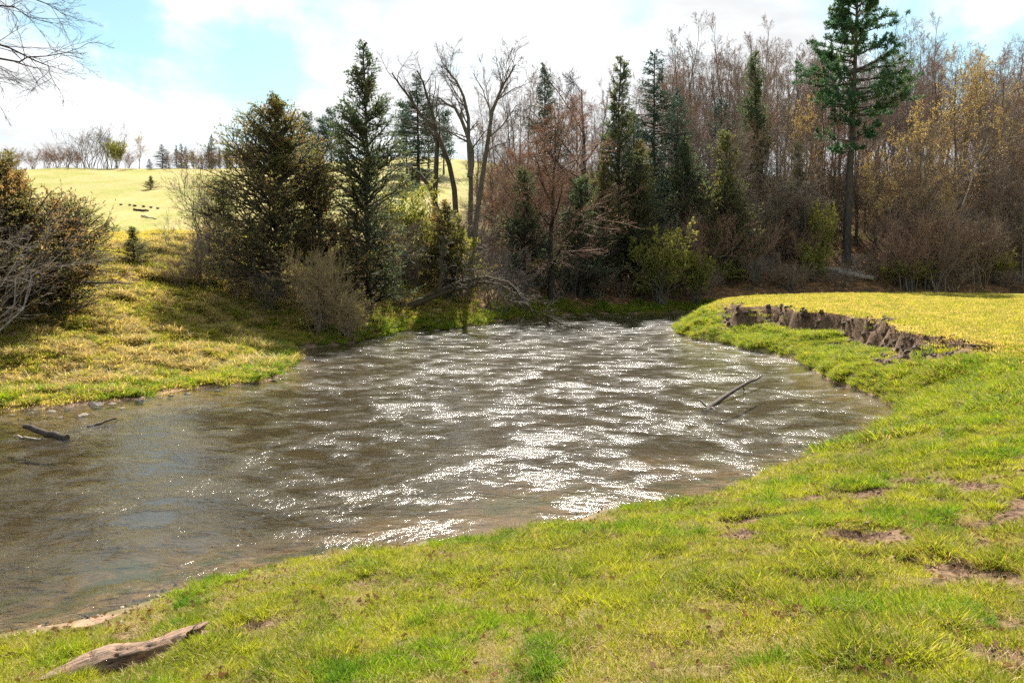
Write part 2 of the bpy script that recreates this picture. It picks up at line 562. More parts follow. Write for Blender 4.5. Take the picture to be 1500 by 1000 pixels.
def leaf_mat(name, c1, c2, c3=None, trans=0.4, nscale=0.8, thr=(0.5, 0.7), obj_var=0.5, rough=0.6, gloss=0.25):
    m, t = base_mat(name)
    geo = t.add('ShaderNodeNewGeometry')
    pos = geo.outputs['Position']
    rnd = t.add('ShaderNodeObjectInfo').outputs['Random']
    n = t.noise(pos, 5.0, 3, 0.6)
    isl = geo.outputs['Random Per Island']
    f = t.math('ADD', t.math('MULTIPLY', n, 0.5), t.math('MULTIPLY', isl, 0.5))
    col = t.mix(t.ramp(f, 0.25, 0.75), c1, c2)
    if c3:
        f3 = t.math('ADD', t.noise(pos, nscale, 3, 0.6), t.math('MULTIPLY', t.math('SUBTRACT', isl, 0.5), 0.25))
        f3 = t.math('ADD', f3, t.math('MULTIPLY', t.math('SUBTRACT', rnd, 0.5), 0.3 * obj_var))
        col = t.mix(t.ramp(f3, thr[0], thr[1]), col, c3)
    col = t.mix(t.ramp(rnd, 0, 1, 0.0, 0.45 * obj_var), col, tuple(x * 0.55 for x in c1))
    p = t.add('ShaderNodeBsdfPrincipled', {'Base Color': col, 'Roughness': rough})
    p.inputs['Specular IOR Level'].default_value = gloss
    tr = t.add('ShaderNodeBsdfTranslucent', {'Color': t.mix(0.5, col, t.mix(1.0, col, (1.5, 1.35, 0.7), 'MULTIPLY'))})
    mx = t.add('ShaderNodeMixShader', {0: trans, 1: p.outputs[0], 2: tr.outputs[0]})
    t.add('ShaderNodeOutputMaterial', {'Surface': mx.outputs[0]})
    return m


M = {}
M['bark_grey'] = bark_mat('bark_grey', (0.10, 0.085, 0.07), (0.20, 0.175, 0.15))
M['bark_dark'] = bark_mat('bark_dark', (0.045, 0.036, 0.030), (0.10, 0.08, 0.065))
M['bark_pine'] = bark_mat('bark_pine', (0.05, 0.045, 0.045), (0.12, 0.10, 0.09))
M['bark_mossy'] = bark_mat('bark_mossy', (0.07, 0.055, 0.035), (0.15, 0.115, 0.07), c3=(0.09, 0.10, 0.03))
M['bark_pale'] = bark_mat('bark_pale', (0.26, 0.22, 0.18), (0.42, 0.37, 0.31))
M['bark_birch'] = bark_mat('bark_birch', (0.5, 0.46, 0.4), (0.7, 0.66, 0.6))
M['twig_brown'] = bark_mat('twig_brown', (0.24, 0.17, 0.12), (0.37, 0.275, 0.20))
M['twig_red'] = bark_mat('twig_red', (0.26, 0.155, 0.11), (0.39, 0.25, 0.18))
M['twig_grey'] = bark_mat('twig_grey', (0.19, 0.15, 0.13), (0.32, 0.265, 0.225))
M['twig_tan'] = bark_mat('twig_tan', (0.26, 0.19, 0.12), (0.38, 0.29, 0.19))
M['twig_willow'] = bark_mat('twig_willow', (0.40, 0.27, 0.16), (0.58, 0.42, 0.28))
M['twig_dead'] = bark_mat('twig_dead', (0.24, 0.20, 0.17), (0.40, 0.35, 0.30))
M['cedar'] = leaf_mat('cedar_foliage', (0.10, 0.13, 0.055), (0.19, 0.20, 0.08), (0.32, 0.21, 0.085), 0.45, 0.55, (0.5, 0.72))
M['cedar_rust'] = leaf_mat('cedar_foliage_rust', (0.12, 0.145, 0.055), (0.22, 0.21, 0.08), (0.38, 0.21, 0.08), 0.5, 0.8, (0.42, 0.68))
M['cedar_dark'] = leaf_mat('cedar_foliage_dark', (0.065, 0.11, 0.07), (0.13, 0.18, 0.09), (0.26, 0.21, 0.08), 0.45, 0.6, (0.55, 0.85))
M['spruce'] = leaf_mat('spruce_needles', (0.035, 0.085, 0.07), (0.08, 0.14, 0.10), None, 0.25)
M['pine'] = leaf_mat('pine_needles', (0.03, 0.10, 0.06), (0.08, 0.17, 0.08), (0.20, 0.24, 0.06), 0.35, 0.35, (0.55, 0.8))
M['bud_green'] = leaf_mat('young_leaves_green', (0.24, 0.27, 0.05), (0.36, 0.38, 0.09), (0.42, 0.36, 0.12), 0.5, 0.5)
M['bud_yellow'] = leaf_mat('young_leaves_yellow', (0.42, 0.32, 0.11), (0.55, 0.43, 0.16), (0.38, 0.25, 0.10), 0.45, 0.6)
M['bud_red'] = leaf_mat('red_buds', (0.30, 0.12, 0.07), (0.42, 0.20, 0.12), None, 0.4)
M['bud_tan'] = leaf_mat('tan_buds', (0.26, 0.17, 0.09), (0.38, 0.26, 0.13), None, 0.4)


def grass_mat(name, dark, light, dry, trans=0.45, dryness=0.5):
    m, t = base_mat(name)
    geo = t.add('ShaderNodeNewGeometry')
    pos = geo.outputs['Position']
    rnd = t.add('ShaderNodeObjectInfo').outputs['Random']
    isl = geo.outputs['Random Per Island']
    n = t.noise(pos, 1.3, 5, 0.65)
    n2 = t.noise(pos, 0.13, 3, 0.5)
    f = t.math('ADD', t.math('MULTIPLY', n, 0.8), t.math('MULTIPLY', rnd, 0.2))
    col = t.mix(t.ramp(f, 0.36, 0.62), dark, light)
    f2 = t.math('ADD', t.math('MULTIPLY', isl, 0.45), t.math('ADD', t.math('MULTIPLY', n2, 0.5), t.math('MULTIPLY', t.noise(pos, 2.3, 3, 0.6), 0.3)))
    lo = 0.95 - dryness * 0.5
    col = t.mix(t.ramp(f2, lo, lo + 0.18), col, dry)
    p = t.add('ShaderNodeBsdfPrincipled', {'Base Color': col, 'Roughness': 0.6})
    p.inputs['Specular IOR Level'].default_value = 0.15
    tr = t.add('ShaderNodeBsdfTranslucent', {'Color': t.mix(0.5, col, t.mix(1.0, col, (1.35, 1.25, 0.6), 'MULTIPLY'))})
    mx = t.add('ShaderNodeMixShader', {0: trans, 1: p.outputs[0], 2: tr.outputs[0]})
    t.add('ShaderNodeOutputMaterial', {'Surface': mx.outputs[0]})
    return m


M['grass'] = grass_mat('grass_blades', (0.13, 0.19, 0.010), (0.34, 0.37, 0.018), (0.52, 0.40, 0.10), 0.55, 0.36)
M['grass_meadow'] = grass_mat('meadow_grass', (0.28, 0.30, 0.025), (0.46, 0.40, 0.05), (0.64, 0.48, 0.17), 0.58, 0.75)
M['grass_lush'] = grass_mat('lush_grass', (0.09, 0.20, 0.012), (0.26, 0.35, 0.018), (0.40, 0.36, 0.04), 0.5, 0.45)
M['straw'] = leaf_mat('straw_blades', (0.36, 0.27, 0.12), (0.55, 0.43, 0.22), None, 0.35)


def ground_mat():
    m, t = base_mat('ground')
    pos = t.add('ShaderNodeNewGeometry').outputs['Position']
    A = {k: t.add('ShaderNodeAttribute', attribute_name=k).outputs['Fac'] for k in ('soil', 'wood', 'bed', 'hill')}
    nf = t.noise(pos, 14, 5, 0.65)
    nm = t.noise(pos, 1.6, 5, 0.6)
    nl = t.noise(pos, 0.16, 4, 0.55)
    grass = t.mix(t.ramp(nm, 0.35, 0.65), (0.08, 0.08, 0.02), (0.16, 0.13, 0.04))
    grass = t.mix(t.ramp(nf, 0.45, 0.7), grass, (0.19, 0.125, 0.065))
    hill = t.mix(t.ramp(nl, 0.38, 0.60), (0.25, 0.26, 0.06), (0.38, 0.31, 0.12))
    hill = t.mix(t.ramp(nm, 0.45, 0.7, 0, 0.6), hill, (0.46, 0.33, 0.19))
    hill = t.mix(t.ramp(t.noise(pos, 4.5, 5, 0.7), 0.42, 0.62, 0, 0.65), hill, (0.17, 0.18, 0.045))
    col = t.mix(A['hill'], grass, hill)
    soilc = t.mix(t.ramp(nf, 0.35, 0.65), (0.045, 0.028, 0.018), (0.19, 0.12, 0.075))
    soilc = t.mix(t.ramp(nm, 0.5, 0.7, 0, 0.55), soilc, (0.25, 0.165, 0.10))
    col = t.mix(t.ramp(t.math('ADD', A['soil'], t.math('MULTIPLY', t.math('SUBTRACT', nf, 0.5), 0.4)), 0.3, 0.5), col, soilc)
    vl = t.add('ShaderNodeTexVoronoi', {'Vector': pos, 'Scale': 7.0, 'Randomness': 1.0})
    vsep = t.add('ShaderNodeSeparateColor', {0: vl.outputs['Color']})
    lit = t.mix(t.ramp(vsep.outputs[0], 0.2, 0.9), (0.13, 0.07, 0.035), (0.36, 0.20, 0.09))
    lit = t.mix(t.ramp(nm, 0.4, 0.65), lit, (0.09, 0.06, 0.035))
    lit = t.mix(t.ramp(nl, 0.52, 0.66, 0, 0.6), lit, (0.16, 0.15, 0.04))
    col = t.mix(A['wood'], col, lit)
    vp = t.add('ShaderNodeTexVoronoi', {'Vector': pos, 'Scale': 9.0})
    vps = t.add('ShaderNodeSeparateColor', {0: vp.outputs['Color']})
    bedc = t.mix(vps.outputs[0], (0.17, 0.11, 0.07), (0.36, 0.25, 0.17))
    bedc = t.mix(t.ramp(nm, 0.40, 0.60), bedc, (0.10, 0.095, 0.04))
    bedc = t.mix(t.ramp(nl, 0.42, 0.58), bedc, (0.24, 0.16, 0.105))
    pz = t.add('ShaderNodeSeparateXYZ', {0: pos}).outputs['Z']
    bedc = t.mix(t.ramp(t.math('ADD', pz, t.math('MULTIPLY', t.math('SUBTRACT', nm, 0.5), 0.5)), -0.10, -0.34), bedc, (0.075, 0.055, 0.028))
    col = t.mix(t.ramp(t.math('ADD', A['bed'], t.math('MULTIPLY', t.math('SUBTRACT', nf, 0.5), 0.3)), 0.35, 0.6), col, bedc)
    hb = t.math('ADD', t.math('MULTIPLY', nf, 0.6), nm)
    b = t.add('ShaderNodeBump', {'Height': hb, 'Strength': 0.8, 'Distance': 0.06})
    p = t.add('ShaderNodeBsdfPrincipled', {'Base Color': col, 'Roughness': 0.95, 'Normal': b.outputs[0]})
    p.inputs['Specular IOR Level'].default_value = 0.1
    t.add('ShaderNodeOutputMaterial', {'Surface': p.outputs[0]})
    return m


# ------------------------------------------------------------------ ground sheet
def radii(a, b, ratio):
    out = [a]
    while out[-1] < b:
        out.append(out[-1] * ratio)
    return out


th = np.concatenate([np.arange(-180, -52, 4.0), np.arange(-52, -40, 0.8), np.arange(-40, 40, 0.24), np.arange(40, 52, 0.8), np.arange(52, 180.1, 4.0)])
rr = radii(0.8, 2.6, 1.06) + radii(2.7, 20, 1.0085)[1:] + radii(20.15, 50, 1.0065)[1:] + radii(50.5, 140, 1.011)[1:] + radii(142, 2600, 1.10)[1:]
rr = np.array(rr)
TH, RR = np.meshgrid(np.radians(th), rr, indexing='ij')
gx = (RR * np.sin(TH)).ravel(); gy = (RR * np.cos(TH)).ravel()
gz, gsoil, gwood, gbed, gdn, gdf, gins, gns = terrain(gx, gy)
gxs = gsoil * 0.035 * fbm(gx, gy, 0.22, 3, 111)
gz = gz + np.where(gins, 0, gxs)
ia = np.arange(len(th) * len(rr)).reshape(len(th), len(rr))
Q = np.stack([ia[:-1, :-1], ia[:-1, 1:], ia[1:, 1:], ia[1:, :-1]], -1).reshape(-1, 4)
Vg = np.stack([gx, gy, gz], 1)
Vg = np.vstack([Vg, [0, 0, H(0, 0)]])
c_i = len(Vg) - 1
tri0 = np.stack([ia[1:, 0], np.full(len(th) - 1, c_i), ia[:-1, 0]], 1)
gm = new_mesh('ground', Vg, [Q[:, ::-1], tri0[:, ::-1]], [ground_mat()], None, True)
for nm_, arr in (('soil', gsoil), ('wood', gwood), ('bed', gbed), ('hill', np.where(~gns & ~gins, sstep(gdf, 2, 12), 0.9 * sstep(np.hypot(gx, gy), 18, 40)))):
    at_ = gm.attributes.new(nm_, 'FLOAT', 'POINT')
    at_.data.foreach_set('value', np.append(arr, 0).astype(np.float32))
ground = link('ground', gm, kind='structure')

# ------------------------------------------------------------------ water
wth = np.arange(-75, 75, 0.42)
wr = np.array(radii(5.0, 70, 1.0075) + radii(71, 190, 1.03)[1:])
TH, RR = np.meshgrid(np.radians(wth), wr, indexing='ij')
wx = (RR * np.sin(TH)).ravel(); wy = (RR * np.cos(TH)).ravel()
wdn, _ = pl_dist(wx, wy, nearW[::2]); wdf, _ = pl_dist(wx, wy, farW[::2])
wins = inside(wx, wy, river) | (np.minimum(wdn, wdf) < 1.2)
# current runs round the bend: ripples stretched across the flow
dmn = np.minimum(wdn, wdf)
ruf = 0.35 + 0.65 * sstep(fbm(wx, wy, 6.0, 2, 203), -0.35, 0.35)
amp = 0.010 * np.clip(dmn / 1.5, 0.15, 1) * ruf
wz = amp * (fbm(wx, wy * 1.0, 0.55, 3, 201, 0.6) * 1.2 + 0.9 * fbm(wx + 0.3 * wy, wy * 1.2, 1.1, 3, 205)) * sstep(RR.ravel(), 110, 60)
ia = np.arange(len(wth) * len(wr)).reshape(len(wth), len(wr))
Q = np.stack([ia[:-1, :-1], ia[:-1, 1:], ia[1:, 1:], ia[1:, :-1]], -1).reshape(-1, 4)
keep = wins[Q].any(1)
Q = Q[keep][:, ::-1]
used, inv = np.unique(Q, return_inverse=True)
Vw = np.stack([wx, wy, wz], 1)[used]
mw, t = base_mat('water')
pos = t.add('ShaderNodeNewGeometry').outputs['Position']
mp1 = t.add('ShaderNodeMapping', {'Vector': pos, 'Scale': (1.0, 1.25, 1.0), 'Rotation': (0, 0, R(12))}).outputs[0]
wa = t.noise(mp1, 4.6, 4, 0.65, 0.6)
wb = t.noise(mp1, 18.0, 3, 0.6, 0.3)
wc = t.noise(pos, 0.45, 4, 0.6, 0.8)
wd = t.noise(mp1, 1.1, 3, 0.6, 0.5)
wcd = t.math('ADD', t.math('MULTIPLY', wc, 0.5), t.math('MULTIPLY', wd, 0.5))
rip = t.ramp(wcd, 0.42, 0.64, 0.15, 1.0)
hgt = t.math('MULTIPLY', t.math('ADD', t.math('MULTIPLY', wa, 1.0), t.math('MULTIPLY', wb, 0.34)), rip)
bmp = t.add('ShaderNodeBump', {'Height': hgt, 'Strength': 1.0, 'Distance': 0.039})
fres = t.add('ShaderNodeFresnel', {'IOR': 1.333, 'Normal': bmp.outputs[0]})
rgh = t.ramp(wcd, 0.42, 0.62, 0.12, 0.20)
gl = t.add('ShaderNodeBsdfAnisotropic', {'Color': (1, 1, 1), 'Roughness': rgh, 'Normal': bmp.outputs[0]}, distribution='GGX')
tp = t.add('ShaderNodeBsdfTransparent', {'Color': (0.68, 0.66, 0.52)})
mx = t.add('ShaderNodeMixShader', {0: fres.outputs[0], 1: tp.outputs[0], 2: gl.outputs[0]})
t.add('ShaderNodeOutputMaterial', {'Surface': mx.outputs[0]})
wm = new_mesh('water', Vw, [inv.reshape(-1, 4)], [mw], None, True)
link('water', wm, kind='structure')


# ------------------------------------------------------------------ tree builders
def trunk_path(h, r, lean=0.0, seg=10, wob=0.02):
    z = np.linspace(0, 1, seg + 1)
    off = np.cumsum(rng.normal(size=(seg + 1, 2)) * wob * h / seg ** 0.5 * 0.6, 0)
    off -= off[0]
    P = np.stack([off[:, 0] + lean * h * z ** 1.3, off[:, 1], z * h - 0.25 * (z == 0)], 1)
    Rd = r * (1 - 0.86 * z ** 0.9)
    Rd[0] *= 1.35
    return P, Rd


def woody(paths, levels, bark, twig, leaf=None, leafspec=None, split=1):
    """returns (trunk_mesh, crown_mesh).  paths: list of (P, R) level-0 polylines (equal lengths)
    levels: dicts n,t0,t1,ang,lf,nseg,wander,up,rf,sides ; first `split` levels join the trunk mesh"""
    gt = Geo(); gc = Geo()
    P = np.stack([p for p, _ in paths]); Rd = np.stack([r_ for _, r_ in paths])
    tubes(gt, P, Rd, 8, 0, 0.08)
    for li, lv in enumerate(levels):
        P0, D0, L, R0, tt = spawn(P, Rd, lv['n'], lv.get('t0', 0.2), lv.get('t1', 1.0), lv['ang'], lv['lf'], lv.get('rf', 0.55), lv.get('lvar', 0.35), lv.get('tl', 0.5), True)
        R0 = np.maximum(R0, lv.get('rmin', 0.004))
        P, Rd = grow(P0, D0, L, R0, lv['nseg'], lv.get('wander', 0.12), lv.get('up', 0.04), lv.get('tip', 0.3))
        if li < split:
            tubes(gt, P, Rd, lv.get('sides', 5), 0)
        else:
            tubes(gc, P, Rd, lv.get('sides', 3), 0)
    if leaf is not None:
        c, d = pts_along(P, leafspec['n'], leafspec.get('t0', 0.3))
        D = norm(d * leafspec.get('along', 0.5) + rng.normal(size=c.shape) * 0.6 + np.array([0, 0, leafspec.get('up', 0.1)]))
        s = leafspec['size'] * (0.6 + 0.8 * rng.random(len(c)))
        if 'keep' in leafspec:
            k = rng.random(len(c)) < leafspec['keep']
            c, D, s = c[k], D[k], s[k]
        leaves(gc, c, D, s, s * leafspec.get('asp', 0.5), 1)
    return gt.mesh('trunk', [bark], True), gc.mesh('crown', [twig] + ([leaf] if leaf else []), False)


def conifer(h, r, wid, nb, style, bark, leafm, base=0.06, pw=0.85, dens=1.0, gap=0.12, lean=0.0, lsz=0.8, more=1.0):
    """cedar / spruce: trunk, limbs, foliage sprays"""
    gt = Geo(); gc = Geo()
    Pt, Rt = trunk_path(h, r, lean, 14, 0.012)
    tubes(gt, Pt[None], Rt[None], 8, 0, 0.06)
    n = nb
    t = base + (1 - base) * (np.arange(n) + rng.random(n)) / n
    prof = np.clip((1 - t), 0.0, 1) ** pw
    if style == 'cedar':
        prof *= sstep(t, base - 0.12, base + 0.22) * 0.5 + 0.5
    lump = 0.62 + 0.75 * vnoise(t * 8 + rng.random() * 50, t * 0, 3)
    az = rng.random(n) * 2 * math.pi
    azl = 0.8 + 0.45 * np.sin(az * 2 + rng.random() * 6 + t * 5)
    L = wid * prof * lump * azl * (0.60 + 0.95 * rng.random(n) ** 1.3) + 0.12 + 0.35 * rng.random(n) * (t > 0.8)
    L = np.minimum(L, wid * prof * 1.05 + 0.45)
    f = t * 14; i = np.clip(f.astype(int), 0, 13); fr = (f - i)[:, None]
    P0 = Pt[i] * (1 - fr) + Pt[i + 1] * fr
    if style == 'cedar':
        el = R(12) + R(36) * t + rng.normal(size=n) * 0.2; up = 0.04
    elif style == 'spruce':
        el = R(-6) + R(40) * t ** 2 + rng.normal(size=n) * 0.10; up = 0.015
    D0 = np.stack([np.cos(az) * np.cos(el), np.sin(az) * np.cos(el), np.sin(el)], 1)
    R0 = np.minimum(0.028 * L + 0.006, 0.07)
    P1, R1 = grow(P0, D0, L, R0, 6, 0.07, up, 0.2)
    tubes(gt, P1[L > 0.8], R1[L > 0.8], 4, 0)
    ns = int(14 * dens)
    p0, d0, l2, r2, tt = spawn(P1, R1, ns, 0.25, 1.0, R(46), 0.36, 0.6, 0.45, 0.5, True)
    tipf = np.repeat(np.clip(L / 0.9, 0.25, 1), ns)
    d0[:, 2] *= 0.5
    if style == 'spruce':
        d0[:, 2] -= 0.18
    P2, R2 = grow(p0, d0, l2 + 0.12 * tipf, np.maximum(r2, 0.004), 3, 0.12, 0.03 if style == 'cedar' else -0.03, 0.3)
    tubes(gc, P2[:, ::3], R2[:, ::3], 3, 0)
    per = int(11 * dens * more)
    c, d = pts_along(P2, per, 0.05)
    if style == 'cedar':
        D = norm(d * 0.8 + rng.normal(size=c.shape) * 0.55 + np.array([0, 0, 0.28]))
        ln = 0.13 + 0.14 * rng.random(len(c)); wd = ln * 0.36
    else:
        D = norm(d * 0.7 + rng.normal(size=c.shape) * 0.55 + np.array([0, 0, -0.12]))
        ln = 0.14 + 0.12 * rng.random(len(c)); wd = ln * 0.36
    ln = ln * np.repeat(0.45 + 0.55 * tipf, per); wd = wd * np.repeat(0.45 + 0.55 * tipf, per)
    gz_ = vnoise(c[:, 0] * 1.6 + c[:, 2] * 0.7, c[:, 1] * 1.6 - c[:, 2] * 1.9, 17)
    k = (rng.random(len(c)) > gap) & (rng.random(len(c)) < 0.45 + 1.5 * gz_) & (rng.random(len(c)) < 1 - 0.45 * sstep(c[:, 2] / h, 0.78, 0.92))
    leaves(gc, c[k], D[k], ln[k] * lsz, wd[k] * lsz, 1)
    # leader tip
    return gt.mesh('trunk', [bark], True), gc.mesh('crown', [bark, leafm], False)


def inst(tc_, name, label, cat, loc, group=None, rz=None, sc=1.0, parts=('trunk', 'crown'), mats=None):
    e = thing(name, label, cat, loc, group, random.random() * 6.28 if rz is None else rz, sc)
    for nm2, me in zip(parts, tc_):
        o = link(nm2, me, e)
        if mats and mats.get(nm2):
            for i2, mm in mats[nm2].items():
                o.material_slots[i2].link = 'OBJECT'
                o.material_slots[i2].material = mm
    return e


def gloc(px, Y, dz=0.0):
    x = (px - 750) / 1167 * Y * 1.0
    # account for pitch: depth along view ~ Y*cos; column scale uses world Y at ground level
    z = H(x, Y)
    fwd = Y * math.cos(PITCH) - (z - CAM_Z) * math.sin(PITCH)
    x = (px - 750) / 1167 * fwd
    return (x, Y, H(x, Y) + dz)


LV_SLENDER = [dict(n=22, t0=0.22, t1=0.99, ang=R(44), lf=0.27, nseg=6, wander=0.12, up=0.07, rf=0.42, sides=4, tl=0.65),
              dict(n=8, t0=0.25, t1=1, ang=R(36), lf=0.42, nseg=4, wander=0.12, up=0.05, rf=0.5, rmin=0.012),
              dict(n=8, t0=0.15, t1=1, ang=R(34), lf=0.45, nseg=3, wander=0.14, up=0.03, rf=0.6, rmin=0.0075),
              dict(n=4, t0=0.2, t1=1, ang=R(32), lf=0.5, nseg=2, wander=0.16, up=0.02, rf=0.6, rmin=0.0055, tip=0.6)]
slender = [woody([trunk_path(18, 0.15, rng.normal() * 0.05, 12, 0.05)], LV_SLENDER, M['bark_grey'], M['twig_grey']) for _ in range(3)]
LV_DENSE = [dict(n=30, t0=0.15, t1=0.99, ang=R(52), lf=0.50, nseg=6, wander=0.11, up=0.07, rf=0.5, sides=4, tl=0.6),
          dict(n=12, t0=0.15, t1=1, ang=R(42), lf=0.40, nseg=4, wander=0.14, up=0.05, rf=0.5, rmin=0.012),
          dict(n=9, t0=0.12, t1=1, ang=R(38), lf=0.42, nseg=3, wander=0.16, up=0.03, rf=0.6, rmin=0.008),
          dict(n=4, t0=0.2, t1=1, ang=R(34), lf=0.5, nseg=2, wander=0.16, up=0.02, rf=0.6, rmin=0.006, tip=0.6)]
LV_RED = [dict(n=22, t0=0.18, t1=0.99, ang=R(46), lf=0.42, nseg=6, wander=0.10, up=0.07, rf=0.5, sides=4, tl=0.6),
          dict(n=10, t0=0.2, t1=1, ang=R(40), lf=0.40, nseg=4, wander=0.14, up=0.05, rf=0.5, rmin=0.012),
          dict(n=9, t0=0.12, t1=1, ang=R(38), lf=0.42, nseg=3, wander=0.16, up=0.03, rf=0.6, rmin=0.007),
          dict(n=4, t0=0.2, t1=1, ang=R(34), lf=0.5, nseg=2, wander=0.16, up=0.02, rf=0.6, rmin=0.005, tip=0.6)]
redtree = woody([trunk_path(13, 0.22, 0.03, 10, 0.03)], LV_DENSE, M['bark_dark'], M['twig_red'], M['bud_red'], dict(n=1, size=0.05, asp=0.7, keep=0.5))
midtrees = [woody([trunk_path(11, 0.14, 0.05, 10, 0.05)], LV_RED, M['bark_grey'], M['twig_grey']) for _ in range(2)]
yellowtree = woody([trunk_path(14, 0.15, -0.03, 10, 0.03)], LV_RED, M['bark_grey'], M['twig_tan'], M['bud_yellow'], dict(n=2, size=0.09, asp=0.7, keep=0.4))
LV_BROAD = [dict(n=9, t0=0.25, t1=0.98, ang=R(44), lf=0.5, nseg=8, wander=0.13, up=0.08, rf=0.6, sides=5, tl=0.5),
            dict(n=8, t0=0.2, t1=1, ang=R(42), lf=0.42, nseg=5, wander=0.16, up=0.06, rf=0.5, sides=4, rmin=0.016),
            dict(n=7, t0=0.2, t1=1, ang=R(40), lf=0.45, nseg=4, wander=0.18, up=0.04, rf=0.55, rmin=0.01),
            dict(n=6, t0=0.2, t1=1, ang=R(38), lf=0.5, nseg=3, wander=0.18, up=0.02, rf=0.6, rmin=0.007, tip=0.6)]
broad = [woody([trunk_path(12, 0.26, 0.04, 8, 0.04)], LV_BROAD, M['bark_dark'], M['bark_dark']) for _ in range(2)]


def shrub(h, nst, spread, bark, twig, leaf=None, ls=None, n1=7, n2=7, n3=0, r=0.022):
    paths = []
    for k in range(nst):
        a = rng.random() * 6.28
        sp = spread * (0.25 + 0.75 * rng.random())
        z = np.linspace(0, 1, 7)
        hh = h * (0.65 + 0.35 * rng.random())
        P = np.stack([np.cos(a) * sp * z ** 1.1, np.sin(a) * sp * z ** 1.1, hh * z ** 0.85 - 0.1 * (z == 0)], 1)
        P[1:, :] += rng.normal(size=(6, 3)) * 0.03 * h
        P[:, :2] += rng.normal(size=2) * 0.12 * spread
        paths.append((P, r * (1 - 0.75 * z)))
    lv = [dict(n=n1, t0=0.2, t1=1, ang=R(34), lf=0.42, nseg=4, wander=0.10, up=0.06, rf=0.6, rmin=0.008),
          dict(n=n2, t0=0.15, t1=1, ang=R(34), lf=0.45, nseg=3, wander=0.12, up=0.03, rf=0.6, rmin=0.005)]
    if n3:
        lv.append(dict(n=n3, t0=0.15, t1=1, ang=R(34), lf=0.5, nseg=2, wander=0.12, up=0.02, rf=0.6, rmin=0.004, tip=0.6))
    return woody(paths, lv, bark, twig, leaf, ls, split=0)


sh_bare = [shrub(3.0, 14, 1.7, M['bark_grey'], M['twig_grey'], n3=4) for _ in range(2)]
sh_brown = [shrub(2.6, 16, 1.6, M['twig_brown'], M['twig_brown'], n3=4) for _ in range(2)]
sh_willow = shrub(3.4, 34, 1.8, M['twig_brown'], M['twig_willow'], M['bud_green'], dict(n=2, size=0.06, asp=0.5, up=0.5, keep=0.5), n3=3)
sh_green = [shrub(3.2, 18, 1.6, M['bark_grey'], M['twig_tan'], M['bud_green'], dict(n=7, size=0.085, asp=0.55, up=0.3), n3=3) for _ in range(2)]
cedars = [conifer(10, 0.20, 5.2, 150, 'cedar', M['bark_dark'], M['cedar'], 0.04, 0.95),
          conifer(9.5, 0.17, 4.6, 140, 'cedar', M['bark_dark'], M['cedar'], 0.03, 0.9),
          conifer(17, 0.22, 4.9, 220, 'cedar', M['bark_dark'], M['cedar'], 0.05, 0.95)]
spruces = [conifer(17, 0.22, 5.2, 220, 'spruce', M['bark_dark'], M['spruce'], 0.04, 0.95, 0.95),
           conifer(14, 0.2, 4.2, 180, 'spruce', M['bark_dark'], M['spruce'], 0.05, 0.95, 0.95)]

# ------------------------------------------------------------------ left bank and the big individual trees
HILL = 'bare trees of the wooded hillside'


ORD = 'first second third fourth fifth sixth seventh eighth ninth tenth eleventh twelfth thirteenth fourteenth fifteenth sixteenth seventeenth eighteenth nineteenth twentieth twenty-first twenty-second twenty-third twenty-fourth twenty-fifth twenty-sixth twenty-seventh twenty-eighth twenty-ninth thirtieth thirty-first thirty-second'.split()


def place(v, nm, label, cat, px, Y, sc=1.0, group=None, rz=None, mats=None, dz=-0.05):
    return inst(v, nm, label, cat, gloc(px, Y, dz), group, rz, sc, mats=mats)


cedL = conifer(6.1, 0.2, 4.6, 250, 'cedar', M['bark_dark'], M['cedar_rust'], 0.03, 0.7, 1.0, 0.1, 0.05, lsz=0.5, more=2.0)
inst(cedL, 'cedar_tree', 'bushy rust and green cedar tangled behind pale dead branches at the left edge', 'cedar', gloc(10, 30.0, -0.3), rz=0.3)
cedL2 = conifer(3.9, 0.12, 2.7, 110, 'cedar', M['bark_dark'], M['cedar_rust'], 0.02, 0.5, 1.0, lsz=0.55, more=1.5)
inst(cedL2, 'cedar_tree', 'low spreading rust tipped cedar in front of the yellow field', 'cedar', gloc(92, 32, -0.3), rz=2.0)
dead = shrub(5.2, 13, 4.0, M['twig_dead'], M['twig_dead'], n1=8, n2=7, n3=4, r=0.035)
inst(dead, 'dead_shrub', 'tangle of pale dead branches arching in front of the cedar at the left edge', 'shrub', gloc(-45, 26.6, -0.1), rz=0.0, parts=('stems', 'crown'))
place(cedars[1], 'cedar_bush', 'small dark round cedar bush at the brow of the left bank', 'bush', 197, 41, (0.36, 0.36, 0.2))
place(sh_bare[0], 'bare_shrub', 'many stemmed bare shrub at the field edge left of the big cedar', 'shrub', 305, 47, (1.45, 1.45, 1.6))
place(sh_bare[1], 'bare_shrub', 'low bare shrub leaning beneath the brown cedar on the left bank', 'shrub', 292, 40, 1.05)
place(sh_brown[0], 'bare_shrub', 'brown twiggy shrub in the shade under the brown cedar', 'shrub', 345, 41, 0.9)
place(sh_bare[0], 'bare_shrub', 'small bare shrub on the shaded slope left of the willow bushes', 'shrub', 395, 40.5, 0.7, rz=3)
place(sh_brown[1], 'bare_shrub', 'dark low brush below the bare shrub at the brow of the left bank', 'shrub', 262, 39.5, (0.8, 0.8, 0.5), rz=3)
place(sh_brown[1], 'bare_shrub', 'dark twiggy shrub right of the trunk of the brown cedar', 'shrub', 455, 44, 1.0)

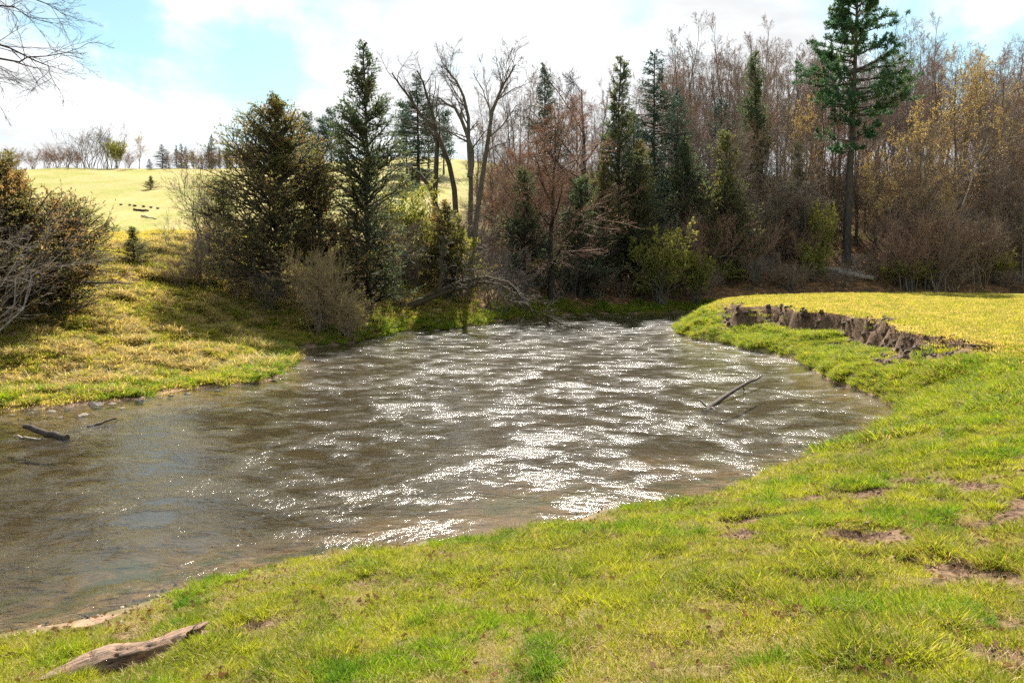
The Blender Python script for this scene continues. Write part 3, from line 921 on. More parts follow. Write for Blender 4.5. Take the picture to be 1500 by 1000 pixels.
cedB = conifer(10.6, 0.24, 7.0, 290, 'cedar', M['bark_dark'], M['cedar_rust'], 0.07, 0.95, 1.0, 0.05, lsz=0.65, more=1.4)
inst(cedB, 'cedar_tree', 'broad cedar with brown orange tips standing on the left bank', 'cedar', gloc(408, 43, -0.1), rz=1.0)
cedB2 = conifer(8.0, 0.15, 5.0, 140, 'cedar', M['bark_dark'], M['cedar_rust'], 0.05, 0.85, 1.0)
inst(cedB2, 'cedar_tree', 'shorter brown cedar filling the gap before the tall dark one', 'cedar', gloc(468, 45, -0.1), rz=2.0)
inst(cedars[1], 'cedar_tree', 'small cedar reaching one low branch over the yellow field', 'cedar', gloc(330, 44.5, -0.1), rz=4.2, sc=(0.85, 0.6, 0.5))
cedT = conifer(15.4, 0.22, 4.9, 240, 'cedar', M['bark_dark'], M['cedar_dark'], 0.04, 1.05, 1.0, 0.06, lsz=0.75, more=1.2)
inst(cedT, 'cedar_tree', 'tallest dark spire shaped cedar on the left, its tip against the clouds', 'cedar', gloc(540, 46.5, -0.1), rz=0.4)
inst(cedars[0], 'cedar_tree', 'small bright orange brown cedar above the yellow green bushes', 'cedar', gloc(652, 54, -0.1), rz=0.4, sc=(0.8, 0.8, 0.66), mats={'crown': {1: M['cedar_rust']}})

place(sh_willow, 'willow_bush', 'rounded brown willow bush leaning over the water at left bend', 'bush', 474, 39.8, (1.05, 1.05, 1.15))
place(sh_willow, 'willow_bush', 'lower pinkish willow bush touching the water beside the taller one', 'bush', 512, 40.0, (0.75, 0.75, 0.72), rz=2.4)
place(sh_green[0], 'green_bush', 'yellow green bush behind the tall dark cedar', 'bush', 592, 56, (1.3, 1.3, 1.7))
place(sh_green[1], 'green_bush', 'yellow green bush behind the arching fallen tree', 'bush', 672, 56, (1.3, 1.3, 1.5))
place(sh_green[0], 'green_bush', 'dull green bush at the water edge below the small orange cedar', 'bush', 628, 55, (1.0, 1.0, 1.15), rz=2.0)
place(sh_bare[0], 'bare_shrub', 'grey bare shrub over the arching fallen tree', 'shrub', 725, 56.5, (1.5, 1.5, 1.5), rz=2.0)
place(sh_bare[1], 'bare_shrub', 'pale twiggy shrub left of the arching fallen tree', 'shrub', 605, 53, (0.9, 0.9, 0.9), rz=2.0)
place(sh_bare[1], 'bare_shrub', 'drooping bare shrub dipping into the river at the end of the fallen tree', 'shrub', 765, 58.8, (1.0, 1.0, 0.95), rz=1.0)


def px_paths(lst, Y, r0, r1, n=9, jy=0.6, rs=None):
    out = []
    for qi, q in enumerate(lst):
        k_ = rs[qi] if rs else 1.0
        q = np.array(q, float)
        pts = np.array([at(a, b, Y) for a, b in q])
        s = np.linspace(0, len(pts) - 1, n)
        P = np.stack([np.interp(s, np.arange(len(pts)), pts[:, k]) for k in range(3)], 1)
        P[1:-1] += rng.normal(size=(n - 2, 3)) * 0.05
        P[:, 1] += np.cumsum(rng.normal(size=n)) * jy / 3
        out.append((P, (r0 + (r1 - r0) * np.linspace(0, 1, n)) * k_))
    return out


def local_tree(name, label, cat, lst, Y, r0, r1, levels, bark, twig, leaf=None, ls=None, split=1, jy=0.6, rs=None):
    ps = px_paths(lst, Y, r0, r1, jy=jy, rs=rs)
    b = ps[0][0][0].copy()
    ps = [(p - b, r_) for p, r_ in ps]
    tm, cm = woody(ps, levels, bark, twig, leaf, ls, split)
    e = thing(name, label, cat, tuple(b))
    link('trunk', tm, e)
    link('crown', cm, e)
    return e


LV_OVER = [dict(n=10, t0=0.25, t1=0.99, ang=R(32), lf=0.30, nseg=7, wander=0.09, up=-0.015, rf=0.5, sides=4, tl=0.4, rmin=0.009),
           dict(n=7, t0=0.2, t1=1, ang=R(32), lf=0.42, nseg=4, wander=0.11, up=-0.015, rf=0.55, rmin=0.006),
           dict(n=4, t0=0.2, t1=1, ang=R(30), lf=0.48, nseg=3, wander=0.12, up=0.0, rf=0.6, rmin=0.004, tip=0.6)]
local_tree('bare_tree', 'tall bare tree whose drooping twigs hang into the sky at top left corner', 'tree',
           [[(-150, 470), (-155, 350), (-160, 240), (-150, 140), (-130, 60), (-110, 0), (-100, -80)],
            [(-140, 80), (-70, 62), (-10, 62), (30, 78), (62, 98), (84, 122)],
            [(-125, 40), (-60, 10), (0, 12), (45, 22), (90, 42)],
            [(-145, 120), (-70, 95), (-15, 105), (5, 130), (12, 158)],
            [(-120, 20), (-60, -30), (0, -30), (40, -10), (72, 10)],
            [(-140, 90), (-60, 78), (10, 85), (48, 74), (88, 52)]], 25, 0.24, 0.03, LV_OVER, M['bark_dark'], M['bark_dark'], split=1, jy=0.8, rs=[1, .2, .18, .2, .18, .2])
LV_DEAD = [dict(n=9, t0=0.35, t1=0.98, ang=R(42), lf=0.20, nseg=6, wander=0.16, up=0.05, rf=0.5, sides=5, tl=0.3),
           dict(n=6, t0=0.2, t1=1, ang=R(45), lf=0.40, nseg=4, wander=0.18, up=0.03, rf=0.5, rmin=0.014),
           dict(n=5, t0=0.2, t1=1, ang=R(40), lf=0.5, nseg=3, wander=0.18, up=0.02, rf=0.6, rmin=0.009, tip=0.6)]
local_tree('bare_tree', 'gaunt dead tree with one long limb leaning left over the yellow slope', 'tree',
           [[(668, 322), (664, 262), (650, 215), (632, 185), (612, 160), (590, 130), (572, 104)],
            [(637, 330), (638, 250), (640, 200), (634, 165), (622, 130), (612, 105)],
            [(640, 310), (634, 280), (620, 262), (604, 247), (592, 242), (583, 238)]], 65, 0.24, 0.05, LV_DEAD, M['bark_dark'], M['bark_dark'])
LV_TWO = [dict(n=13, t0=0.3, t1=0.96, ang=R(44), lf=0.20, nseg=7, wander=0.13, up=0.06, rf=0.5, sides=5, tl=0.4),
          dict(n=7, t0=0.2, t1=1, ang=R(42), lf=0.42, nseg=4, wander=0.16, up=0.05, rf=0.5, sides=4, rmin=0.014),
          dict(n=7, t0=0.2, t1=1, ang=R(40), lf=0.45, nseg=3, wander=0.16, up=0.04, rf=0.55, rmin=0.009),
          dict(n=4, t0=0.2, t1=1, ang=R(38), lf=0.5, nseg=2, wander=0.16, up=0.02, rf=0.6, rmin=0.006, tip=0.6)]
local_tree('bare_tree', 'two stemmed bare tree with crooked open crown against the clouds', 'tree',
           [[(690, 400), (690, 300), (688, 230), (686, 170), (676, 130), (664, 112), (652, 95)],
            [(693, 400), (700, 300), (712, 220), (722, 165), (734, 130), (742, 115), (755, 92)],
            [(688, 260), (692, 230), (684, 190), (668, 160), (650, 150), (642, 143)]], 59, 0.21, 0.035, LV_TWO, M['bark_grey'], M['bark_grey'])
local_tree('fallen_tree', 'mossy fallen tree arching low over the water from the far bank', 'fallen tree',
           [[(548, 462), (590, 450), (622, 438), (655, 419), (700, 405), (735, 408), (765, 430), (783, 463)],
            [(600, 449), (630, 437), (660, 426), (690, 419), (700, 416), (705, 415), (710, 413)],
            [(640, 428), (645, 415), (648, 398), (646, 380), (650, 365), (652, 350)]], 49.6, 0.17, 0.06,
           [dict(n=12, t0=0.3, t1=0.99, ang=R(50), lf=0.22, nseg=6, wander=0.14, up=0.06, rf=0.4, sides=4, tl=0.1),
            dict(n=7, t0=0.2, t1=1, ang=R(42), lf=0.42, nseg=4, wander=0.16, up=0.03, rf=0.5, rmin=0.012),
            dict(n=6, t0=0.2, t1=1, ang=R(40), lf=0.45, nseg=3, wander=0.16, up=0.0, rf=0.55, rmin=0.008)], M['bark_mossy'], M['twig_dead'], jy=0.25)

# ------------------------------------------------------------------ wood on the far bank
e = place(redtree, 'bare_tree', 'wide reddish brown twiggy tree in the middle of the wood edge', 'tree', 808, 63, (1.35, 1.35, 1.06), rz=0.5)
place(redtree, 'bare_tree', 'lower reddish twiggy tree between the two stemmed tree and the wide reddish one', 'tree', 765, 66, (0.85, 0.85, 0.75), rz=2.5)
place(broad[0], 'bare_tree', 'gnarled bare tree whose claw like limbs show above the wood edge', 'tree', 868, 73, (1.35, 1.35, 1.35), rz=2.2)
place(cedars[2], 'cedar_tree', 'ragged tall cedar with thin twin tip at centre of the wood', 'cedar', 906, 69, (1.1, 1.1, 1.13), mats={'crown': {1: M['cedar_dark']}})
place(spruces[0], 'spruce_tree', 'dense dark blue spruce beside the ragged tall cedar', 'spruce', 954, 76, (1.1, 1.1, 1.14))
place(spruces[1], 'spruce_tree', 'dark spruce tip peeping over the reddish tree', 'spruce', 797, 88, (1.0, 1.0, 1.12))
place(spruces[0], 'spruce_tree', 'dark spruce behind the gaunt dead tree', 'spruce', 612, 92, (1.1, 1.1, 0.72), rz=2.0)
place(spruces[1], 'spruce_tree', 'dark spruce filling the shade between the wide reddish tree and the blue spruce', 'spruce', 925, 72, (0.9, 0.9, 1.05))
place(spruces[1], 'spruce_tree', 'deep green spruce just right of the blue spruce', 'spruce', 988, 79, (0.95, 0.95, 1.1), rz=1)
place(cedars[2], 'cedar_tree', 'slim dark cedar spire left of the great pine among bare trees', 'cedar', 1098, 82, (1.0, 1.0, 1.1), mats={'crown': {1: M['cedar_dark']}})
place(spruces[1], 'spruce_tree', 'half hidden spruce behind the brown cedars left of the great pine', 'spruce', 1052, 84, (1.0, 1.0, 1.0))
place(cedars[1], 'cedar_tree', 'brownish cedar below the slim dark spire', 'cedar', 1060, 73, (1.2, 1.2, 1.35))
place(cedars[0], 'cedar_tree', 'olive cedar standing behind the green willow bushes', 'cedar', 1000, 74, (0.9, 0.9, 1.2), mats={'crown': {1: M['cedar_dark']}})
place(cedars[1], 'cedar_tree', 'shaded cedar low at the water edge in the centre of the wood', 'cedar', 850, 65, (1.1, 1.1, 1.0), mats={'crown': {1: M['cedar_dark']}})
place(cedars[2], 'cedar_tree', 'dark cedar between the reddish tree and the ragged tall cedar', 'cedar', 884, 67, (0.8, 0.8, 0.68), rz=1.0)
place(cedars[1], 'cedar_tree', 'dark cedar left of the trunk of the wide reddish tree', 'cedar', 768, 62, (1.0, 1.0, 1.0), rz=1.0, mats={'crown': {1: M['cedar_dark']}})
place(cedars[1], 'cedar_tree', 'narrow cedar close left of the great pine trunk', 'cedar', 1165, 79, (0.8, 0.8, 1.1), rz=1.0, mats={'crown': {1: M['cedar_dark']}})
place(cedars[0], 'cedar_tree', 'dull cedar right of the ragged tall cedar above the willow bushes', 'cedar', 935, 69, (0.85, 0.85, 1.25), rz=3.0)
place(sh_green[0], 'green_bush', 'larger round green willow bush on the far shore', 'bush', 966, 66.0, (1.6, 1.6, 1.75))
place(sh_green[1], 'green_bush', 'smaller green willow bush right of the larger one on the far shore', 'bush', 1022, 67.2, (0.95, 0.95, 1.3))
place(sh_brown[0], 'bare_shrub', 'big pinkish bare shrub above the smaller green willow bush', 'shrub', 1035, 71.5, (2.3, 2.3, 2.2), mats={'crown': {0: M['twig_red']}})
place(sh_brown[1], 'bare_shrub', 'pinkish bare shrub halfway from the willow bushes to the great pine', 'shrub', 1100, 72.5, (2.0, 2.0, 2.0), mats={'crown': {0: M['twig_red']}})
place(sh_green[1], 'green_bush', 'thin green sapling clump at the foot of the great pine', 'bush', 1205, 73.5, (0.9, 0.9, 1.9), rz=2.0)
place(yellowtree, 'budding_tree', 'tall tree with golden young leaves right of the great pine', 'tree', 1398, 79, (1.1, 1.1, 1.22), rz=0.5)
place(yellowtree, 'budding_tree', 'smaller golden leaved tree between the great pine and the tall golden one', 'tree', 1322, 77, (0.85, 0.85, 0.92), rz=2.5)
place(yellowtree, 'budding_tree', 'low golden tinted tree close to the right of the great pine trunk', 'tree', 1283, 76, (0.7, 0.7, 0.66), rz=4.5)
place(yellowtree, 'budding_tree', 'thin tan leaved tree left of the great pine at mid height of the wood', 'tree', 1165, 83, (0.8, 0.8, 0.9), rz=3.2)
place(yellowtree, 'budding_tree', 'tan leaved tree standing high behind the leaning birch', 'tree', 1440, 92, (1.1, 1.1, 1.1), rz=5.2)
place(yellowtree, 'budding_tree', 'low tan leaved tree in the brush before the tall golden one', 'tree', 1362, 73.5, (0.7, 0.7, 0.55), rz=1.2)
place(yellowtree, 'budding_tree', 'golden tinted tree cut by the right edge of the picture', 'tree', 1500, 82, (0.95, 0.95, 1.0), rz=1.5)
local_tree('birch_tree', 'slim pale birch trunk leaning right in front of brown brush', 'tree',
           [[(1398, 352), (1406, 325), (1416, 300), (1428, 270), (1438, 245), (1450, 222), (1458, 200)]], 78, 0.11, 0.03,
           [dict(n=9, t0=0.4, t1=1, ang=R(40), lf=0.2, nseg=4, wander=0.12, up=0.05, rf=0.5, rmin=0.014), dict(n=6, t0=0.2, t1=1, ang=R(38), lf=0.5, nseg=3, wander=0.14, up=0.03, rf=0.6, rmin=0.009)], M['bark_birch'], M['twig_grey'])

# great white pine
gt = Geo(); gc = Geo()
PH = 26.5
Pt, Rt = trunk_path(PH, 0.42, 0.0, 16, 0.006)
Rt = 0.42 * (1 - 0.85 * np.linspace(0, 1, 17)); Rt[0] *= 1.25
tubes(gt, Pt[None], Rt[None], 10, 0, 0.05)
ts = []; az = []
for lv_, tz in enumerate(np.concatenate([np.linspace(0.40, 0.52, 4), np.linspace(0.545, 0.985, 15)])):
    for k in range(3 if tz < 0.53 else 6):
        ts.append(tz + rng.normal() * 0.005); az.append(rng.random() * 6.28)
ts = np.array(ts); az = np.array(az)
Ls = np.where(ts < 0.53, 2.2 + 1.2 * rng.random(len(ts)), 0) + np.where(ts >= 0.53, (0.9 + 4.0 * np.clip((1.02 - ts) / 0.42, 0, 1) ** 0.75) * (0.55 + 0.6 * rng.random(len(ts))), 0)
f = ts * 16; i = np.clip(f.astype(int), 0, 15); fr = (f - i)[:, None]
P0 = Pt[i] * (1 - fr) + Pt[i + 1] * fr
el = R(2) + R(42) * np.clip((ts - 0.6) / 0.4, 0, 1) ** 1.5 + rng.normal(size=len(ts)) * 0.1
D0 = np.stack([np.cos(az) * np.cos(el), np.sin(az) * np.cos(el), np.sin(el)], 1)
P1, R1 = grow(P0, D0, Ls, 0.03 + 0.015 * Ls, 6, 0.05, 0.035, 0.2)
tubes(gt, P1, R1, 4, 0)
p0, d0, l2, r2, tt = spawn(P1, R1, 9, 0.30, 1.0, R(46), 0.30, 0.5, 0.4, 0.5, True)
d0[:, 2] = d0[:, 2] * 0.35 + 0.12
P2, R2 = grow(p0, d0, l2 + 0.25, np.maximum(r2, 0.01), 3, 0.08, 0.05, 0.4)
tubes(gc, P2, R2, 3, 0)
c, d = pts_along(P2, 6, 0.25)
c = np.vstack([c, P2[:, -1]]); d = np.vstack([d, norm(P2[:, -1] - P2[:, -2])])
K = 9
C = np.repeat(c, K, 0) + rng.normal(size=(len(c) * K, 3)) * 0.04; D = np.repeat(d, K, 0) * 0.5 + rng.normal(size=(len(c) * K, 3)) * 0.55 + np.array([0, 0, 0.25])
ln = 0.22 + 0.16 * rng.random(len(C))
leaves(gc, C, D, ln, ln * 0.22, 1)
pineV = (gt.mesh('trunk', [M['bark_pine']], True), gc.mesh('crown', [M['bark_pine'], M['pine']], False))
inst(pineV, 'pine_tree', 'great white pine with bare lower trunk towering over the wood', 'pine', gloc(1240, 76.5, -0.2), rz=0.7)

# small far pines
gt = Geo(); gc = Geo()
Pt, Rt = trunk_path(9, 0.14, 0, 8, 0.02)
tubes(gt, Pt[None], Rt[None], 6)
n = 80
ts = 0.22 + 0.78 * rng.random(n); az = rng.random(n) * 6.28
i = np.clip((ts * 8).astype(int), 0, 7)
P1, R1 = grow(Pt[i], np.stack([np.cos(az), np.sin(az), 0.5 + 0 * az], 1), 0.5 + 1.7 * np.sqrt(np.clip(1.05 - ts, 0, 1)), np.full(n, 0.03), 4, 0.1, 0.08)
tubes(gt, P1, R1, 3)
c, d = pts_along(P1, 34, 0.2)
c = c + rng.normal(size=c.shape) * 0.2
leaves(gc, c, d * 0.4 + rng.normal(size=c.shape) * 0.6 + np.array([0, 0, 0.3]), 0.34, 0.11, 1)
farpine = (gt.mesh('trunk', [M['bark_grey']], True), gc.mesh('crown', [M['bark_grey'], M['spruce']], False))
for k, (px, Y, s) in enumerate([(428, 112, .9), (440, 116, .95), (452, 113, 1.0), (462, 118, .98), (474, 114, 1.02), (486, 117, 1.0), (500, 113, 1.1)]):
    inst(farpine, 'pine_tree', 'dark pine of the close stand on the hill behind the brown cedar', 'pine', gloc(px, Y, -0.1), 'pine stand on the hill', sc=(s * 0.8, s * 0.8, s * (0.60 + 0.14 * (k % 3))))
for px, Y, s, lb in [(596, 104, 1.05, 'dark pine crown showing left of the gaunt dead tree'), (628, 108, 1.0, 'dark pine behind the crooked limb of the gaunt dead tree'), (650, 106, 0.95, 'dark pine at top of the yellow slope before the two stemmed tree')]:
    inst(farpine, 'pine_tree', lb, 'pine', gloc(px, Y, -0.1), sc=s)

# slender trees on the hillside
cnt = 0
tries = 0
pos_l = []
r2_ = random.Random(5)
while cnt < 205 and tries < 6000:
    tries += 1
    Y = 77 + 75 * r2_.random() ** 0.8
    px = r2_.uniform(700, 1720)
    if px < 960 and r2_.random() < 0.45: continue
    x, y_, z = gloc(px, Y)
    if any((x - a) ** 2 + (y_ - b) ** 2 < 2.2 for a, b in pos_l): continue
    pos_l.append((x, y_))
    s = r2_.uniform(0.8, 1.12)
    if px < 980: s *= 0.78 if Y > 95 else 0.8
    if Y < 92: s *= 0.85
    v = slender[cnt % 3]
    q = r2_.random()
    mats = {'crown': {0: M['twig_red']}} if q < 0.33 else ({'crown': {0: M['twig_brown']}} if q < 0.7 else {})
    if r2_.random() < 0.3: mats['trunk'] = {0: M['bark_pale']}
    inst(v, 'bare_tree', 'slender leafless tree among many on the wooded hillside', 'tree', (x, y_, z - 0.15), HILL, r2_.random() * 6.28, (s, s, s * r2_.uniform(0.92, 1.1)), mats=mats)
    cnt += 1
# middle layer of wider twiggy trees at the wood edge
k = 0
for px in np.arange(985, 1640, 13):
    px2 = px + r2_.uniform(-10, 10)
    Y = r2_.uniform(72.5, 88)
    if abs(px2 - 1240) < 34: Y = r2_.uniform(80, 88)
    s = r2_.uniform(0.6, 1.15)
    mm = [None, {'crown': {0: M['twig_brown']}}, {'crown': {0: M['twig_red']}}, None][k % 4]
    inst(midtrees[k % 2], 'bare_tree', 'wide twiggy leafless tree of the lower wood edge', 'tree', gloc(px2, Y, -0.1), 'wide twiggy trees of the wood edge', r2_.random() * 6.28, (s, s, s), mats=mm)
    k += 1
for px, Y, s in ((722, 72, .8), (748, 80, .8), (785, 76, .8), (830, 78, .9), (850, 84, .9), (880, 80, .8), (925, 84, .9), (970, 82, .9), (700, 84, .7)):
    inst(midtrees[k % 2], 'bare_tree', 'wide twiggy leafless tree of the lower wood edge', 'tree', gloc(px, Y, -0.1), 'wide twiggy trees of the wood edge', r2_.random() * 6.28, (s, s, s), mats={'crown': {0: M['twig_brown']}} if k % 2 else None)
    k += 1
# taller wide trees behind, filling the gaps between the slender trunks
for q in range(46):
    px2 = 965 + q * 15.5 + r2_.uniform(-12, 12)
    Y = r2_.uniform(92, 122)
    s = r2_.uniform(1.15, 1.55)
    mm = [None, {'crown': {0: M['twig_brown']}}, {'crown': {0: M['twig_red']}}][q % 3]
    inst(midtrees[q % 2], 'bare_tree', 'spreading leafless tree high on the wooded hillside', 'tree', gloc(px2, Y, -0.1), 'spreading trees high on the hillside', r2_.random() * 6.28, (s * 0.9, s * 0.9, s), mats=mm)
# brush beneath them
cnt = 0
while cnt < 170:
    Y = 70 + 32 * r2_.random() ** 1.3
    px = r2_.uniform(700, 1680)
    if 1208 < px < 1268 and Y < 78: continue
    x, y_, z = gloc(px, Y)
    s = r2_.uniform(0.9, 2.0)
    v = (sh_bare + sh_brown)[cnt % 4]
    q = r2_.random()
    mm = None
    if q < 0.25: mm = {'crown': {0: M['twig_red']}}
    elif q < 0.5: mm = {'crown': {0: M['twig_brown']}}
    inst(v, 'bare_shrub', 'leafless shrub in the brown brush under the hillside trees', 'shrub', (x, y_, z - 0.1), 'brush under the hillside trees', r2_.random() * 6.28, (s, s, s * r2_.uniform(0.8, 1.3)), mats=mm)
    cnt += 1
# dark brush along the water under the wood
k = 0
for px in np.arange(700, 1500, 26):
    df_Y = 61 + (px - 700) * 0.022 if px < 1050 else 70.5
    Y = df_Y + r2_.uniform(0.3, 2.5)
    v = (sh_bare + sh_brown + [sh_green[0]])[k % 5]
    inst(v, 'shore_shrub', 'low tangled shrub lining the shaded far shore', 'shrub', gloc(px + r2_.uniform(-8, 8), Y, -0.05), 'shrubs lining the far shore', r2_.random() * 6.28, (r2_.uniform(0.7, 1.3),) * 2 + (r2_.uniform(0.5, 1.0),))
    k += 1
for px, Y, lb in [(560, 52, 'dark tangle at the root of the fallen tree'), (585, 53.5, 'tangled brush left of the small orange cedar'), (500, 46, 'shaded brush at the foot of the tall dark cedar'), (700, 62, 'brush at the foot of the two stemmed tree'), (735, 63, 'tall brush right of the two stemmed tree'), (660, 60, 'brush on the slope behind the small orange cedar'), (820, 64, 'brush in front of the wide reddish tree trunk')]:
    place(sh_brown[0] if px % 2 else sh_bare[0], 'bare_shrub', lb, 'brush', px, Y, r2_.uniform(1.2, 1.7))

# fallen logs under the pine


def log(name, label, p0, p1, r0, r1, mat, sides=9, ridge=0.12, cat='log', n=8, bow=0.04):
    p0 = np.array(p0, float); p1 = np.array(p1, float)
    t = np.linspace(0, 1, n)[:, None]
    P = p0 * (1 - t) + p1 * t
    L = np.linalg.norm(p1 - p0)
    P[1:-1] += rng.normal(size=(n - 2, 3)) * bow * L * 0.3
    b = P[0].copy()
    g = Geo()
    tubes(g, (P - b)[None], (r0 + (r1 - r0) * t[:, 0])[None], sides, 0, ridge, cap=True)
    o = link(name, g.mesh(name, [mat], True))
    o.location = b
    return tag(o, label, cat)


a_ = gloc(1182, 74.5, 0.35); b_ = gloc(1262, 73.5, 0.2)
log('fallen_log', 'long fallen log lying left of the great pine foot', (a_[0], a_[1], at(1182, 391, 74.5)[2]), (b_[0], b_[1], at(1268, 400, 73.5)[2]), 0.20, 0.26, M['bark_pale'])
log('fallen_log', 'shorter fallen log crossing below the long one', tuple(at(1228, 398, 73.0)), tuple(at(1280, 408, 72.2)), 0.22, 0.2, M['bark_pale'])

# ------------------------------------------------------------------ hilltop line on the left
place(sh_bare[0], 'bare_tree', 'left one of the two spreading bare trees on the far crest', 'tree', 128, 128, (2.3, 2.3, 2.0), rz=0.0)
place(sh_bare[1], 'bare_tree', 'right one of the two spreading bare trees on the far crest', 'tree', 158, 127, (2.0, 2.0, 2.0), rz=1.0)
place(sh_green[1], 'green_bush', 'pale green conical bush on the far crest', 'bush', 171, 125, (0.9, 0.9, 1.25))
place(yellowtree, 'budding_tree', 'small yellowish tree on the far crest', 'tree', 204, 126, (0.42, 0.42, 0.36))
place(spruces[0], 'spruce_tree', 'blue green cone shaped spruce alone on the far crest', 'spruce', 238, 126, (0.42, 0.42, 0.22))
place(spruces[1], 'spruce_tree', 'tiny dark spruce left of the cone shaped one on the crest', 'spruce', 219, 126, (0.2, 0.2, 0.11))
for k, (px, s, v) in enumerate([(257, .30, 1), (266, .36, 2), (275, .33, 1), (284, .38, 0), (296, .30, 1), (304, .34, 2), (313, .40, 2), (321, .30, 0), (330, .35, 1), (340, .32, 2), (352, .36, 1), (364, .36, 0)]):
    vv = [cedars[2], spruces[0], spruces[1]][v]
    s *= (0.62 if v != 2 else 0.8) * random.uniform(0.6, 1.3)
    px += random.uniform(-5, 5)
    place(vv, 'crest_tree', 'small evergreen in the row on the far crest', 'tree', px, 128 + (k % 3) * 2, (s * 0.9, s * 0.9, s), group='evergreens on the far crest')
for k, (px, s) in enumerate([(22, 1.2), (48, 1.0), (70, 1.1), (84, 1.3), (98, 1.2), (112, 1.0), (188, 1.0), (248, .9), (270, 1.1), (290, 1.0), (310, 1.2), (335, 1.1), (355, 1.2), (375, 1.3), (395, 1.2)]):
    place(sh_brown[k % 2], 'crest_shrub', 'reddish leafless shrub in the row on the far crest', 'shrub', px, 127, (s * 1.1, s * 1.1, s), group='shrubs on the far crest', mats={'crown': {0: M['twig_red']}})
place(cedars[1], 'cedar_bush', 'lone little cedar bush in the middle of the yellow field', 'bush', 221, 96, (0.3, 0.3, 0.17))
for px, Y, lb in [(590, 80, 'dark bush on the yellow slope right of the tall dark cedar'), (604, 88, 'small bush high on the yellow slope by the gaunt dead tree')]:
    place(cedars[0], 'cedar_bush', lb, 'bush', px, Y, (0.3, 0.3, 0.22))

# ------------------------------------------------------------------ stones, driftwood


def rock_mesh(name, r, mat, flat=0.6, seed=0, sub=2):
    import bmesh
    bm = bmesh.new()
    bmesh.ops.create_icosphere(bm, subdivisions=sub, radius=r)
    rg = np.random.default_rng(seed)
    pl = rg.normal(size=(7, 3)); pl /= np.linalg.norm(pl, axis=1)[:, None]
    for v in bm.verts:
        c = np.array(v.co)
        for q in pl:
            dd = c @ q
            if dd > r * 0.72:
                c = c - q * (dd - r * 0.72)
        c = c * (1 + 0.08 * rg.normal())
        v.co = (c[0], c[1] * 0.8, c[2] * flat)
    me = bpy.data.meshes.new(name)
    bm.to_mesh(me); bm.free()
    me.materials.append(mat)
    return me


def rock_mat(name, c1, c2):
    m, t = base_mat(name)
    tcx = t.add('ShaderNodeTexCoord').outputs['Object']
    n = t.noise(tcx, 12, 5, 0.6)
    col = t.mix(t.ramp(n, 0.35, 0.7), c1, c2)
    b = t.add('ShaderNodeBump', {'Height': n, 'Strength': 0.5, 'Distance': 0.02})
    p = t.add('ShaderNodeBsdfPrincipled', {'Base Color': col, 'Roughness': 0.85, 'Normal': b.outputs[0]})
    t.add('ShaderNodeOutputMaterial', {'Surface': p.outputs[0]})
    return m


M['stone'] = rock_mat('stone', (0.11, 0.085, 0.065), (0.25, 0.19, 0.15))
M['stone_dark'] = rock_mat('stone_dark', (0.06, 0.05, 0.045), (0.14, 0.12, 0.10))
M['soil_clod'] = rock_mat('soil_clod', (0.035, 0.022, 0.015), (0.12, 0.078, 0.05))
rocks = [rock_mesh('stone', 1.0, M['stone'], 0.45, s) for s in range(4)]


def stone(px, py, z0, r, label, group=None, mat=None, asp=1.0):
    x, y = on_plane(px, py, z0)
    o = link('stone', rocks[random.randrange(4)])
    o.location = (x, y, max(H(x, y), -0.03) + r * 0.02)
    o.scale = (r * asp, r, r)
    o.rotation_euler = (random.uniform(-.2, .2), random.uniform(-.2, .2), random.random() * 6)
    if mat:
        o.material_slots[0].link = 'OBJECT'; o.material_slots[0].material = mat
    return tag(o, label, 'stone', group)


stone(815, 881, 0.75, 0.055, 'small pale stone in the grass near the bottom centre, left one of two', mat=M['bark_pale'])
stone(909, 891, 0.9, 0.075, 'brown stone in the grass near the bottom centre, right one of two')
stone(820, 782, 0.15, 0.10, 'pale flat stone with dark gap at the near waterline')
stone(800, 776, 0.12, 0.07, 'dark small stone left of the pale flat one at the near waterline', mat=M['stone_dark'])
stone(620, 801, 0.1, 0.12, 'flat pinkish slab of mud stone on the near waterline')
for (px, py, r) in [(140, 591, .3), (75, 601, .16), (100, 596, .12), (18, 606, .12), (45, 603, .10), (165, 590, .14), (205, 585, .16), (250, 578, .13), (275, 575, .15), (320, 570, .12), (365, 562, .11), (402, 556, .12), (415, 552, .10), (438, 535, .12), (445, 524, .12), (120, 607, .22), (88, 610, .14), (180, 596, .12), (30, 612, .1), (232, 590, .1), (350, 583, .1), (545, 497, .15), (575, 492, .15), (600, 488, .15)]:
    stone(px, py, 0.02, r * 0.8, 'rough stone lying along the left waterline', 'stones along the left waterline', asp=1.4, mat=[None, M['stone_dark'], M['stone_dark']][px % 3])
for k, px in enumerate((177, 190, 197, 210, 221, 231)):
    x, y, z = gloc(px, 76 - k * 0.6)
    o = link('stone', rocks[k % 4]); o.location = (x, y, z + 0.1); o.scale = (0.2, 0.18, 0.2)
    o.material_slots[0].link = 'OBJECT'; o.material_slots[0].material = M['stone_dark']
    tag(o, 'dark stone in the short row across the yellow field', 'stone', 'row of stones in the field')
a_ = gloc(196, 72, 0.12); b_ = gloc(217, 71.2, 0.1)
log('field_log', 'dark log lying below the row of stones in the field', a_, b_, 0.10, 0.08, M['bark_dark'])
a_ = gloc(207, 66, 0.1); b_ = gloc(229, 64.5, 0.08)
log('field_log', 'pale thin log lowest in the yellow field', a_, b_, 0.07, 0.05, M['bark_pale'])
a_ = on_plane(1034, 597); b_ = at(1115, 553, 25.8)
sn = thing('driftwood_branch', 'long bare branch sticking out of the river near the right bank', 'branch', (a_[0], a_[1], 0))
g = Geo(); t_ = np.linspace(0, 1, 9)[:, None]
